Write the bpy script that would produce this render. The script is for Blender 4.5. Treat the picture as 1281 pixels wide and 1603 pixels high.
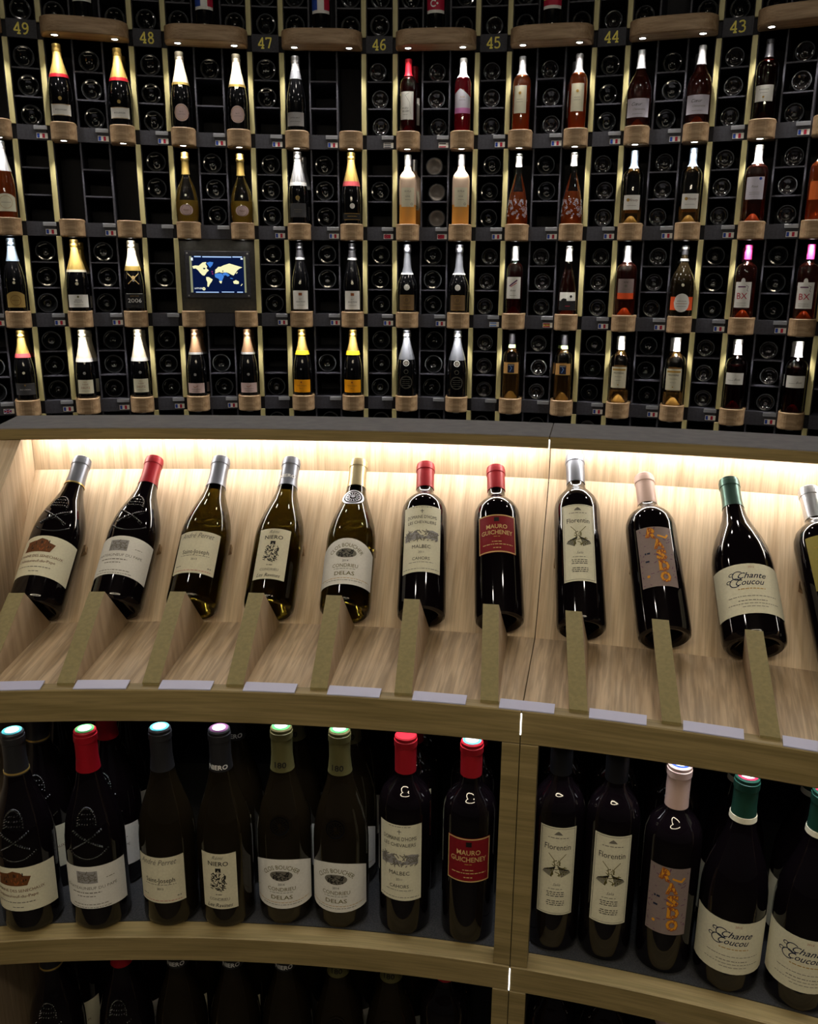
import bpy, bmesh, math, random
from mathutils import Matrix, Vector
random.seed(7)
S = bpy.context.scene
for o in list(bpy.data.objects): bpy.data.objects.remove(o)
col = S.collection
PI = math.pi
EYE = 1.65

# ------------------------------------------------------------------ camera
cam_d = bpy.data.cameras.new('camera'); cam = bpy.data.objects.new('camera', cam_d); col.objects.link(cam)
cam_d.sensor_fit = 'VERTICAL'; cam_d.sensor_height = 36.0; cam_d.lens = 1341.4 / 1603 * 36
cam_d.clip_start = 0.02
cam.matrix_world = Matrix.Translation((0, 0, EYE)) @ Matrix.Rotation(math.radians(90 - 15.02), 4, 'X') @ Matrix.Rotation(math.radians(0.428), 4, 'Z')
S.camera = cam
# ------------------------------------------------------------------ world, exposure
w = bpy.data.worlds.new('world'); S.world = w; w.use_nodes = True
bg = w.node_tree.nodes['Background']; bg.inputs[0].default_value = (0.9, 0.86, 0.8, 1); bg.inputs[1].default_value = 0.018
S.view_settings.view_transform = 'Standard'; S.view_settings.look = 'None'
S.view_settings.exposure = 0.0; S.view_settings.gamma = 1.0; S.view_settings.use_curve_mapping = False
LED_STRENGTH = 30.0      # strip under the top board of the front cabinets
PUCK_W = 6.8            # each spotlight in a puck
CANOPY_W = 9.0
CEIL_STRENGTH = 75.0     # ceiling downlights behind the viewer
SHELF_W = 0.08
RING_STRENGTH = 34.0

# ------------------------------------------------------------------ helpers
WM = {}
def lin(c):
    return tuple((x / 12.92 if x <= 0.04045 else ((x + 0.055) / 1.055) ** 2.4) for x in c)
def rgb(r, g, b): return lin((r / 255, g / 255, b / 255)) + (1,)
def put(o, parent, M):
    if o.name not in col.objects: col.objects.link(o)
    WM[o.name] = M
    if parent is not None:
        o.parent = parent
        o.matrix_basis = WM[parent.name].inverted() @ M
    else:
        o.matrix_basis = M
    return o
def thing(name, label, cat, M, group=None):
    o = bpy.data.objects.new(name, None); o.empty_display_size = 0.02
    put(o, None, M); o['label'] = label; o['category'] = cat
    if group: o['group'] = group
    return o
def tag(o, label, cat, group=None):
    o['label'] = label; o['category'] = cat
    if group: o['group'] = group
    return o
def mesh(name, v, f, mats, smooth=False, uv=None, fm=None):
    m = bpy.data.meshes.new(name); m.from_pydata(v, [], f)
    for a in (mats if isinstance(mats, (list, tuple)) else [mats]): m.materials.append(a)
    if fm: m.polygons.foreach_set('material_index', fm)
    if smooth: m.polygons.foreach_set('use_smooth', [True] * len(m.polygons))
    if uv:
        l = m.uv_layers.new(name='UVMap')
        for i, lp in enumerate(m.loops): l.data[i].uv = uv[i]
    m.update(); return m
def part(name, me, parent, M, label=None):
    o = bpy.data.objects.new(name, me); put(o, parent, M)
    if label: o['label'] = label
    return o
CACHE = {}
def boxm(key, sx, sy, sz, mat, bev=0.0, cx=0, cy=0, cz=0):
    """box centred in x, y and z (offset c); small chamfer on all upright edges"""
    k = ('box', key, sx, sy, sz, bev, cx, cy, cz, mat.name)
    if k in CACHE: return CACHE[k]
    x, y, z = sx / 2, sy / 2, sz / 2
    if bev <= 0:
        v = [(cx + a * x, cy + b * y, cz + c * z) for c in (-1, 1) for a, b in ((-1, -1), (1, -1), (1, 1), (-1, 1))]
        f = [(3, 2, 1, 0), (4, 5, 6, 7), (0, 1, 5, 4), (1, 2, 6, 5), (2, 3, 7, 6), (3, 0, 4, 7)]
    else:
        ring = []
        for a, b in ((-1, -1), (1, -1), (1, 1), (-1, 1)):
            p, q = (a * (x - bev), b * y), (a * x, b * (y - bev))
            ring += [p, q] if a * b < 0 else [q, p]
        n = len(ring)
        v = []
        for (zz, ins) in ((-z, bev), (-z + bev, 0), (z - bev, 0), (z, bev)):
            for (a, b) in ring: v.append((cx + a * (1 - ins / x * .9), cy + b * (1 - ins / y * .9), cz + zz))
        f = []
        for k2 in range(3):
            for i in range(n): f.append((k2 * n + i, k2 * n + (i + 1) % n, (k2 + 1) * n + (i + 1) % n, (k2 + 1) * n + i))
        f.append(tuple(range(n))[::-1]); f.append(tuple(range(3 * n, 4 * n)))
    m = mesh(key, v, f, mat); CACHE[k] = m; return m
def lathe(name, prof, mat, seg=28, smooth=True):
    v = []; f = []; rings = []
    for (r, z) in prof:
        if r < 1e-6: rings.append([len(v)]); v.append((0, 0, z))
        else:
            rings.append(list(range(len(v), len(v) + seg)))
            for i in range(seg):
                a = 2 * PI * i / seg; v.append((r * math.cos(a), r * math.sin(a), z))
    for A, B in zip(rings, rings[1:]):
        if len(A) == 1 and len(B) == 1: continue
        for i in range(seg):
            j = (i + 1) % seg
            if len(A) == 1: f.append((A[0], B[j], B[i]))
            elif len(B) == 1: f.append((A[i], A[j], B[0]))
            else: f.append((A[i], A[j], B[j], B[i]))
    m = mesh(name, v, f, mat, smooth)
    if smooth: m.set_sharp_from_angle(angle=math.radians(38))
    return m

# ------------------------------------------------------------------ materials
MAT = {}
def nm(name):
    m = bpy.data.materials.new(name); m.use_nodes = True; MAT[name] = m
    return m, m.node_tree.nodes, m.node_tree.links, m.node_tree.nodes['Principled BSDF']
def pr(name, c, rough=.5, metal=0, spec=.5, coat=0, trans=0, ior=1.45, emit=None, es=0):
    m, N, L, b = nm(name)
    b.inputs['Base Color'].default_value = c; b.inputs['Roughness'].default_value = rough
    b.inputs['Metallic'].default_value = metal; b.inputs['Specular IOR Level'].default_value = spec
    b.inputs['Coat Weight'].default_value = coat; b.inputs['Transmission Weight'].default_value = trans
    b.inputs['IOR'].default_value = ior
    if emit: b.inputs['Emission Color'].default_value = emit; b.inputs['Emission Strength'].default_value = es
    return m
def noisy(name, c1, c2, rough, scale=(1, 1, 1), nscale=40, coord='Object', metal=0, bump=0, detail=5, lo=.35, hi=.65, spec=.5, fine=None):
    m, N, L, b = nm(name)
    tc = N.new('ShaderNodeTexCoord'); mp = N.new('ShaderNodeMapping'); mp.inputs['Scale'].default_value = scale
    no = N.new('ShaderNodeTexNoise'); no.inputs['Scale'].default_value = nscale; no.inputs['Detail'].default_value = detail
    cr = N.new('ShaderNodeValToRGB'); cr.color_ramp.elements[0].color = c1; cr.color_ramp.elements[1].color = c2
    cr.color_ramp.elements[0].position = lo; cr.color_ramp.elements[1].position = hi
    L.new(tc.outputs[coord], mp.inputs[0]); L.new(mp.outputs[0], no.inputs['Vector']); L.new(no.outputs[0], cr.inputs[0])
    src = cr.outputs[0]
    if fine:
        mp2 = N.new('ShaderNodeMapping'); mp2.inputs['Scale'].default_value = fine[0]
        n2 = N.new('ShaderNodeTexNoise'); n2.inputs['Scale'].default_value = fine[1]; n2.inputs['Detail'].default_value = 3
        n2.inputs['Distortion'].default_value = .6
        c2n = N.new('ShaderNodeValToRGB'); c2n.color_ramp.elements[0].position = .42; c2n.color_ramp.elements[1].position = .56
        c2n.color_ramp.elements[0].color = (fine[2],) * 3 + (1,); c2n.color_ramp.elements[1].color = (1, 1, 1, 1)
        mx = N.new('ShaderNodeMix'); mx.data_type = 'RGBA'; mx.blend_type = 'MULTIPLY'; mx.inputs['Factor'].default_value = 1
        L.new(tc.outputs[coord], mp2.inputs[0]); L.new(mp2.outputs[0], n2.inputs['Vector']); L.new(n2.outputs[0], c2n.inputs[0])
        L.new(cr.outputs[0], mx.inputs[6]); L.new(c2n.outputs[0], mx.inputs[7]); src = mx.outputs[2]
    L.new(src, b.inputs['Base Color'])
    b.inputs['Roughness'].default_value = rough; b.inputs['Metallic'].default_value = metal; b.inputs['Specular IOR Level'].default_value = spec
    if bump:
        bp = N.new('ShaderNodeBump'); bp.inputs['Strength'].default_value = bump; bp.inputs['Distance'].default_value = .002
        L.new(no.outputs[0], bp.inputs['Height']); L.new(bp.outputs[0], b.inputs['Normal'])
    return m
OAK1, OAK2 = rgb(184, 159, 129), rgb(213, 191, 162)
noisy('oak_along', OAK1, OAK2, .5, (5, 70, 1), 1, 'UV', bump=.12, fine=((9, 260, 1), 1, .84), spec=.3)
noisy('oak_across', OAK1, OAK2, .48, (70, 5, 1), 1, 'UV', bump=.12, fine=((330, 8, 1), 1, .86), spec=.3)
noisy('oak_radial', rgb(158, 134, 104), rgb(200, 176, 146), .5, (55, 4, 1), 1, 'UV', bump=.15, fine=((190, 7, 1), 1, .74), spec=.3)
noisy('oak_fin', rgb(162, 140, 114), rgb(182, 160, 132), .5, (60, 60, 8), 1, 'Object', bump=.08, spec=.3)
noisy('oak_edge', rgb(128, 112, 74), rgb(148, 130, 90), .5, (5, 70, 1), 1, 'UV', bump=.1, fine=((9, 260, 1), 1, .82), spec=.3)
noisy('oak_block', rgb(150, 122, 92), rgb(180, 152, 120), .5, (5, 60, 60), 1, 'Object', bump=.1, fine=((20, 300, 420), 1, .8), spec=.3)
noisy('olive_laminate', rgb(128, 118, 80), rgb(140, 128, 88), .45, (1, 1, 1), 180, 'Object', spec=.35)
noisy('rack_black', rgb(11, 11, 22), rgb(17, 17, 29), .55, (1, 1, 1), 90, 'Object', spec=.25)  # on the cell panels, shade of the deep cells is put into this near-black
noisy('rack_grey', rgb(50, 50, 60), rgb(62, 62, 72), .5, (1, 1, 1), 120, 'Object', spec=.35)  # light on the divider front edges is put into this lighter grey
noisy('rack_dark', rgb(44, 44, 52), rgb(54, 54, 62), .55, (1, 1, 1), 110, 'Object', spec=.3)
noisy('panel_dark', rgb(44, 43, 40), rgb(56, 54, 50), .5, (1, 1, 1), 60, 'Object', spec=.3)
noisy('gold_strip', rgb(172, 163, 114), rgb(192, 183, 134), .42, (60, 60, 3), 2, 'Object', spec=.4)
noisy('shelf_mat', rgb(40, 41, 44), rgb(58, 58, 60), .8, (1, 1, 1), 500, 'Object', spec=.15)
noisy('floor_stone', rgb(46, 44, 42), rgb(64, 61, 58), .5, (1, 1, 1), 6, 'Object')
noisy('wall_paint', rgb(16, 16, 18), rgb(22, 22, 24), .7, (1, 1, 1), 12, 'Object')
noisy('grey_top', rgb(122, 122, 130), rgb(136, 136, 143), .45, (1, 1, 1), 40, 'Object', spec=.4)
def glassy(name, tint, gloss=1.0, diff=None, dfac=0.0, rough=.03):
    """thin clear glass or wine: see-through tint, mirror-like sheen at grazing angles, optional cloudy share"""
    m, N, L, b = nm(name); N.remove(b); out = N['Material Output']
    t = N.new('ShaderNodeBsdfTransparent'); t.inputs[0].default_value = tint
    base = t.outputs[0]
    if diff:
        d = N.new('ShaderNodeBsdfDiffuse'); d.inputs[0].default_value = diff
        tl = N.new('ShaderNodeBsdfTranslucent'); tl.inputs[0].default_value = diff
        a = N.new('ShaderNodeMixShader'); a.inputs[0].default_value = .5; L.new(d.outputs[0], a.inputs[1]); L.new(tl.outputs[0], a.inputs[2])
        mx = N.new('ShaderNodeMixShader'); mx.inputs[0].default_value = dfac; L.new(base, mx.inputs[1]); L.new(a.outputs[0], mx.inputs[2]); base = mx.outputs[0]
    g = N.new('ShaderNodeBsdfGlossy'); g.inputs['Roughness'].default_value = rough; g.inputs[0].default_value = (1, 1, 1, 1)
    fr = N.new('ShaderNodeFresnel'); fr.inputs[0].default_value = 1.5
    ml = N.new('ShaderNodeMath'); ml.operation = 'MULTIPLY'; ml.inputs[1].default_value = gloss; L.new(fr.outputs[0], ml.inputs[0])
    m2 = N.new('ShaderNodeMixShader'); L.new(ml.outputs[0], m2.inputs[0]); L.new(base, m2.inputs[1]); L.new(g.outputs[0], m2.inputs[2])
    L.new(m2.outputs[0], out.inputs[0]); return m
pr('dark_glass', rgb(9, 9, 11), .07, 0, .55)
pr('red_wine_glass', rgb(10, 6, 9), .05, 0, .6)
pr('green_glass', rgb(16, 18, 10), .07, 0, .55)
pr('brown_glass', rgb(22, 17, 9), .07, 0, .55)
pr('olive_solid', rgb(88, 78, 26), .02, 0, .5, trans=1.0, ior=1.34)
pr('lying_glass', rgb(10, 11, 12), .06, 0, 1.0)
pr('lying_clear', rgb(22, 20, 21), .07, 0, 1.0)
pr('painted_rim_light', rgb(78, 80, 84), .2, 0, .8)
pr('lying_frost', rgb(105, 98, 92), .35, 0, .4)
glassy('clear_glass', (.96, .96, .96, 1), 1.0)
glassy('olive_glass', (.80, .80, .55, 1), 1.0)
def wine(name, c, dfac=.35, tint=None):
    dfac = min(.8, dfac * 1.5)
    tint = tint or tuple(x ** .45 for x in c[:3]) + (1,)
    return glassy(name, tint, .25, c, dfac, .1)
wine('wine_orange', rgb(235, 130, 60)); wine('wine_pink', rgb(225, 40, 70), .4); wine('wine_red', rgb(120, 14, 30), .3)
wine('wine_pale', rgb(238, 190, 140), .14); wine('wine_gold', rgb(228, 200, 96), .55); wine('wine_amber', rgb(222, 176, 96), .12)
glassy('wine_dusk', (.72, .46, .42, 1), .25, rgb(170, 84, 70), .14, .1); glassy('wine_clear', (.95, .86, .70, 1), .25, rgb(226, 180, 110), .06, .1); wine('wine_dark', rgb(60, 10, 20), .25)
pr('punt_amber', rgb(250, 212, 136), .15, 0, .8); pr('punt_red', rgb(220, 40, 50), .2, 0, .6); pr('punt_orange', rgb(236, 128, 52), .2, 0, .6)  # glow at the bottle base is put into these opaque punt colours
pr('frost_cream', rgb(216, 190, 168), .4, 0, .4); pr('frost_orange', rgb(232, 160, 74), .4, 0, .4)
for n, c, r_, me in (('foil_gold', rgb(222, 190, 110), .32, .75), ('foil_cream', rgb(232, 222, 200), .35, .3), ('foil_silver', rgb(205, 207, 214), .3, .8),
                  ('foil_white', rgb(225, 225, 228), .4, .1), ('foil_grey', rgb(120, 122, 130), .35, .5), ('foil_dark', rgb(40, 40, 44), .4, .2),
                  ('foil_black', rgb(22, 22, 26), .4, .1), ('foil_red', rgb(158, 18, 34), .38, .15), ('foil_rose', rgb(216, 92, 100), .38, .3),
                  ('foil_pink', rgb(224, 70, 150), .4, .1), ('foil_bronze', rgb(150, 118, 92), .35, .6), ('foil_olive', rgb(86, 82, 50), .45, .1),
                  ('foil_green', rgb(28, 66, 54), .4, .15), ('foil_teal', rgb(72, 100, 92), .3, .6), ('foil_pale', rgb(200, 186, 146), .3, .6), ('foil_blush', rgb(200, 170, 160), .45, .05),
                  ('foil_yellow', rgb(248, 216, 40), .4, .1), ('foil_blue', rgb(150, 170, 196), .35, .6), ('foil_steel', rgb(126, 130, 142), .35, .6),
                  ('foil_crimson', rgb(160, 26, 38), .38, .1)):
    pr(n, c, r_, me)
for n, c in (('paper_white', rgb(226, 224, 220)), ('paper_cream', rgb(214, 208, 184)), ('paper_ivory', rgb(222, 218, 196)), ('paper_grey', rgb(150, 148, 150)),
             ('paper_red', rgb(126, 24, 34)), ('paper_orange', rgb(240, 160, 20)), ('paper_tan', rgb(196, 150, 92)), ('paper_brown', rgb(116, 92, 64)),
             ('paper_black', rgb(34, 34, 36)), ('paper_mauve', rgb(138, 122, 120)), ('paper_rose', rgb(204, 178, 176)), ('paper_gold', rgb(160, 134, 78)),
             ('paper_olive', rgb(150, 138, 70)), ('paper_pink', rgb(212, 130, 190)), ('paper_peach', rgb(226, 110, 50)), ('paper_green', rgb(190, 216, 140)),
             ('paper_lilac', rgb(205, 200, 215)), ('paper_smoke', rgb(70, 70, 74)), ('paper_coral', rgb(238, 92, 48))):
    noisy(n, tuple(x * .93 for x in c[:3]) + (1,), c, .6, (1, 1, 1), 300, 'Object', spec=.2)
for n, c in (('ink_black', rgb(26, 24, 24)), ('ink_grey', rgb(112, 108, 100)), ('ink_brown', rgb(104, 64, 34)), ('ink_gold', rgb(176, 140, 70)), ('ink_pale_gold', rgb(206, 176, 120)),
             ('ink_red', rgb(170, 30, 60)), ('ink_white', rgb(222, 222, 222)), ('ink_purple', rgb(96, 50, 90)), ('ink_olive', rgb(98, 92, 44)), ('ink_amber', rgb(216, 150, 44)),
             ('ink_blue', rgb(40, 70, 160)), ('ink_navy', rgb(24, 34, 60)), ('ink_rust', rgb(150, 82, 40)), ('ink_yellow', rgb(248, 234, 116)), ('ink_teal', rgb(70, 170, 180)), ('ink_green', rgb(60, 150, 80)), ('ink_sky', rgb(110, 150, 220))):
    pr(n, c, .55, 0, .3)
pr('holder_plastic', rgb(120, 122, 130), .3, 0, .5); pr('tag_plastic', rgb(188, 190, 222), .25, 0, .5)
pr('steel', rgb(150, 150, 152), .3, 1.0)
def emis(name, c, s):
    m, N, L, b = nm(name); N.remove(b); e = N.new('ShaderNodeEmission'); e.inputs[0].default_value = c; e.inputs[1].default_value = s
    L.new(e.outputs[0], N['Material Output'].inputs[0]); return m
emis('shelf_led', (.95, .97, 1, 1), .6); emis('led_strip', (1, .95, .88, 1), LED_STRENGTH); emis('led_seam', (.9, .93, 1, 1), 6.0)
emis('lens', (1, .95, .86, 1), 22.0); emis('ceiling_lens', (1, .93, .82, 1), CEIL_STRENGTH); emis('ring_glow', (1, .86, .62, 1), RING_STRENGTH)
emis('screen_navy', rgb(10, 22, 58), 1.0); emis('screen_land', rgb(250, 246, 190), 1.0); emis('screen_blue', rgb(70, 130, 214), 1.0)
emis('screen_edge', rgb(150, 152, 120), .8); emis('screen_line', rgb(170, 200, 245), 1.0); emis('screen_purple', rgb(130, 40, 110), .9); emis('screen_white', rgb(240, 246, 250), 1.0)
emis('screen_green', rgb(60, 130, 80), .8)
G = MAT

# ------------------------------------------------------------------ lettering
TXT = {}
def text_geo(s, bold=0.0, shear=0.0):
    k = (s, bold, shear)
    if k in TXT: return TXT[k]
    cu = bpy.data.curves.new('lettering', 'FONT'); cu.body = s; cu.size = 1.0; cu.resolution_u = 2
    cu.align_x = 'CENTER'; cu.align_y = 'CENTER'; cu.offset = bold; cu.shear = shear
    ob = bpy.data.objects.new('lettering', cu)
    me = bpy.data.meshes.new_from_object(ob)
    v = [(p.co.x, p.co.y) for p in me.vertices]; f = [tuple(p.vertices) for p in me.polygons]
    bpy.data.objects.remove(ob); bpy.data.meshes.remove(me); bpy.data.curves.remove(cu)
    if v:                      # centre on the glyphs and scale to unit cap height
        xs = [p[0] for p in v]; ys = [p[1] for p in v]
        cx, cy = (min(xs) + max(xs)) / 2, (min(ys) + max(ys)) / 2
        v = [((x - cx) / .72, (y - cy) / .72) for x, y in v]
    TXT[k] = (v, f); return TXT[k]
class Flat:
    """flat print: text, rectangles, polygons in (x, z) with a material for each"""
    def __init__(s): s.v = []; s.f = []; s.m = []; s.mats = []; s.l = []; s.layer = 0
    def mi(s, mat):
        if mat not in s.mats: s.mats.append(mat)
        return s.mats.index(mat)
    def add(s, v, f, mat):
        b = len(s.v); s.v += v; s.f += [tuple(i + b for i in q) for q in f]; s.m += [s.mi(mat)] * len(f); s.l += [s.layer] * len(f)
    def text(s, t, x, z, h, mat, width=None, bold=0, shear=0, rot=0, arc=None):
        s.layer += 1
        v, f = text_geo(t, bold, shear)
        if not v: return
        sx = h
        if width:
            ww = max(p[0] for p in v) - min(p[0] for p in v); sx = width / ww
        c, sn = math.cos(rot), math.sin(rot)
        pts = []
        for a, b in v:
            a *= sx; b *= h
            if arc: an = a / arc; a, b = (arc + b) * math.sin(an), (arc + b) * math.cos(an) - arc
            pts.append((x + a * c - b * sn, z + a * sn + b * c))
        s.add(pts, f, mat)
    def rect(s, x0, x1, z0, z1, mat, n=6):
        s.layer += 1
        v = []; f = []
        for i in range(n + 1):
            x = x0 + (x1 - x0) * i / n; v += [(x, z0), (x, z1)]
        for i in range(n): f.append((2 * i, 2 * i + 2, 2 * i + 3, 2 * i + 1))
        s.add(v, f, mat)
    def poly(s, pts, mat): s.layer += 1; s.add(list(pts), [tuple(range(len(pts)))], mat)
    def line(s, pts, wd, mat):
        s.layer += 1
        for (a, b), (c, d) in zip(pts, pts[1:]):
            L = math.hypot(c - a, d - b) or 1; nx, ny = -(d - b) / L * wd / 2, (c - a) / L * wd / 2
            s.add([(a + nx, b + ny), (a - nx, b - ny), (c - nx, d - ny), (c + nx, d + ny)], [(0, 1, 2, 3)], mat)
        for (a, b) in pts[1:-1]: s.disc(a, b, wd / 2, mat, 8)
    def disc(s, x, z, r, mat, n=16, rz=None):
        s.layer += 1
        rz = rz or r
        s.add([(x + r * math.cos(2 * PI * i / n), z + rz * math.sin(2 * PI * i / n)) for i in range(n)], [tuple(range(n))], mat)
    def ring(s, x, z, r, wd, mat, n=24, rz=None, a0=0, a1=2 * PI):
        s.layer += 1
        rz = rz or r; v = []; f = []
        for i in range(n + 1):
            a = a0 + (a1 - a0) * i / n
            v += [(x + r * math.cos(a), z + rz * math.sin(a)), (x + (r - wd) * math.cos(a), z + (rz - wd) * math.sin(a))]
        for i in range(n): f.append((2 * i, 2 * i + 2, 2 * i + 3, 2 * i + 1))
        s.add(v, f, mat)
    def small(s, x0, x1, z, h, mat, seed=0):
        """a line of print too small to read"""
        rr = random.Random(seed); x = x0
        while x < x1:
            wd = min(rr.uniform(.0018, .006), x1 - x); s.rect(x, x + wd, z - h / 2, z + h / 2, mat, 1); x += wd + .0012
    def scatter(s, x0, x1, z0, z1, mat, n, size, seed=0):
        """an engraving: many fine strokes"""
        rr = random.Random(seed)
        for _ in range(n):
            x, z = rr.uniform(x0, x1), rr.uniform(z0, z1); a = rr.uniform(-1.4, 1.4); l = rr.uniform(.5, 1.3) * size
            s.line([(x - l * math.cos(a) / 2, z - l * math.sin(a) / 2), (x + l * math.cos(a) / 2, z + l * math.sin(a) / 2)], size * .22, mat)
    def flat_mesh(s, name, y=0.0):
        return mesh(name, [(a, y, b) for a, b in s.v], s.f, [G[q] for q in s.mats], fm=s.m)
    def wrap_mesh(s, name, R, off, step=.005):
        """bend the print around the glass; wide faces are cut into upright slabs so that they follow the curve"""
        v = []; F = []; fm = []; nl = max(s.l + [1])
        def clip(P, x, keep):
            out = []
            for i in range(len(P)):
                A, B = P[i - 1], P[i]; ia, ib = (A[0] - x) * keep >= 0, (B[0] - x) * keep >= 0
                if ia != ib: t = (x - A[0]) / (B[0] - A[0]); out.append((x, A[1] + t * (B[1] - A[1])))
                if ib: out.append(B)
            return out
        for q, mi_, la in zip(s.f, s.m, s.l):
            P = [s.v[i] for i in q]; x0, x1 = min(p[0] for p in P), max(p[0] for p in P)
            pieces = [P]
            if x1 - x0 > step * 1.4:
                n = math.ceil((x1 - x0) / step); pieces = []
                for k in range(n):
                    a, b = x0 + (x1 - x0) * k / n, x0 + (x1 - x0) * (k + 1) / n
                    c = clip(clip(P, a, 1), b, -1)
                    if len(c) > 2: pieces.append(c)
            o2 = off + .0003 * la / nl
            for P in pieces:
                bb = len(v)
                for a, b in P: r = R(b); v.append(((r + o2) * math.sin(a / r), -(r + o2) * math.cos(a / r), b))
                F.append(tuple(range(bb, bb + len(P)))); fm.append(mi_)
        me = mesh(name, v, F, [G[q] for q in s.mats], fm=fm)
        if nl == 1:
            bm = bmesh.new(); bm.from_mesh(me); bmesh.ops.remove_doubles(bm, verts=bm.verts, dist=1e-5); bm.to_mesh(me); bm.free()
        return me

# ------------------------------------------------------------------ bottles
PROF = {
 'bord': [(0, .022), (.012, .018), (.022, .007), (.029, .0005), (.033, 0), (.0365, .003), (.0378, .010), (.0378, .190), (.0366, .203), (.0325, .215), (.0255, .2245), (.0185, .232), (.0152, .240), (.0145, .252), (.0142, .284), (.0158, .2855), (.0158, .293), (.0144, .2945), (.0140, .299), (0, .2995)],
 'burg': [(0, .024), (.013, .020), (.024, .008), (.031, .0005), (.036, 0), (.0398, .004), (.0412, .012), (.0412, .128), (.0405, .142), (.0380, .160), (.0330, .180), (.0260, .201), (.0200, .221), (.0166, .240), (.0149, .258), (.0142, .283), (.0157, .285), (.0157, .293), (.0142, .2945), (.0140, .299), (0, .2995)],
 'champ': [(0, .026), (.014, .022), (.026, .009), (.033, .0005), (.038, 0), (.0425, .004), (.0440, .013), (.0440, .118), (.0432, .135), (.0402, .158), (.0345, .186), (.0275, .213), (.0215, .237), (.0180, .258), (.0165, .278), (.0180, .281), (.0180, .287), (.0165, .289), (.0168, .303), (.0155, .309), (0, .310)],
 'ruin': [(0, .022), (.014, .018), (.026, .007), (.032, .0005), (.038, 0), (.0425, .004), (.0462, .03), (.0475, .06), (.0472, .085), (.0450, .112), (.0400, .138), (.0325, .160), (.0245, .180), (.0190, .198), (.0165, .218), (.0158, .262), (.0178, .265), (.0178, .272), (.0165, .274), (.0168, .291), (.0150, .296), (0, .297)],
 'skirt': [(0, .020), (.014, .016), (.026, .006), (.036, .0005), (.0425, 0), (.0455, .003), (.0462, .012), (.0450, .035), (.0425, .070), (.0390, .102), (.0345, .132), (.0290, .160), (.0230, .186), (.0180, .208), (.0152, .228), (.0145, .250), (.0142, .286), (.0156, .288), (.0156, .296), (.0142, .298), (0, .3)],
 'prest': [(0, .024), (.014, .020), (.026, .008), (.033, .0005), (.037, 0), (.0405, .004), (.0415, .015), (.0430, .07), (.0440, .105), (.0425, .128), (.0370, .148), (.0290, .168), (.0222, .186), (.0180, .206), (.0162, .235), (.0155, .272), (.0172, .275), (.0172, .282), (.0160, .284), (.0163, .300), (.0150, .305), (0, .306)],
}
def scaled(p, kr, kz):
    """stouter or slimmer body; the neck keeps its width"""
    out = []
    for i, (r, z) in enumerate(p):
        t = 1.0 if i < 5 else max(0.0, min(1.0, (r - .0175) / .014)); out.append((r * (1 + (kr - 1) * t), z * kz))
    return out
def radius_fn(p):
    body = p[4:]
    def R(z):
        for (r0, z0), (r1, z1) in zip(body, body[1:]):
            if z0 <= z <= z1 and z1 > z0: return r0 + (r1 - r0) * (z - z0) / (z1 - z0)
        return body[0][0] if z < body[0][1] else max(body[-2][0], .012)
    return R
def shell(p, z0, z1, off, top=True, lip=True):
    R = radius_fn(p); pts = [(R(z0) + off * .2, z0), (R(z0) + off, z0)]
    for r, z in p[5:]:
        if z0 < z < z1 and r > .001: pts.append((r + off, z))
    if top:
        zt = p[-1][1] + off; lip = p[-5][0] + off; zl = p[-5][1]; z2 = p[-4][1]
        pts = [q for q in pts if q[1] < zl - .006]
        if p[-3][1] - p[-4][1] <= .008: pts = pts[:1] + [(max(r, lip - .0009), z) for r, z in pts[1:]]
        if p[-3][1] - p[-4][1] > .008:      # champagne: wire hood over the cork
            pts += [(lip - .0006, zl - .008), (lip + .0006, zl - .006), (lip + .0010, zl + .003), (lip - .0008, zl + .005), (lip + .0002, zt - .006), (lip - .0002, zt - .0035), (lip - .003, zt - .0006), (lip - .006, zt), (0, zt)]
        else:
            pts += [(lip - .0008, zl - .002), (lip + .0002, zl - .001), (lip + .0002, z2 + .0006), (lip - .0007, z2 + .0014), (lip - .0007, zt - .0018), (lip - .0022, zt), (0, zt)]
    else: pts += [(R(z1) + off, z1), (R(z1) + off * .2, z1)]
    return pts
def label_mesh(name, R, z0, z1, hw, shape, mat, off=.0005, back=False, tilt=None):
    nu, nv = 14, 6; v = []; f = []
    for i in range(nu + 1):
        t = -1 + 2 * i / nu
        if shape == 'oval':
            e = math.sqrt(max(0, 1 - t * t)); c = (z0 + z1) / 2; h = (z1 - z0) / 2; a, b = c - h * e, c + h * e
        elif shape == 'arch': a, b = z0, z1 - (z1 - z0) * .22 * t * t
        elif shape == 'slant': a, b = z0, z1 - (z1 - z0) * (.28 * abs(t + .25))
        elif shape == 'swoop': a, b = z0 + (z1 - z0) * .06 * (1 - t * t), z1 - (z1 - z0) * .06 * t * t
        else: a, b = z0, z1
        for j in range(nv + 1):
            z = a + (b - a) * j / nv; r = R(z); x = t * hw / r + (PI if back else 0)
            v.append(((r + off) * math.sin(x), -(r + off) * math.cos(x), z))
    for i in range(nu):
        for j in range(nv):
            k = i * (nv + 1) + j; f.append((k, k + nv + 1, k + nv + 2, k + 1))
    return mesh(name, v, f, mat, True)
SPEC_MESH = {}
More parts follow.
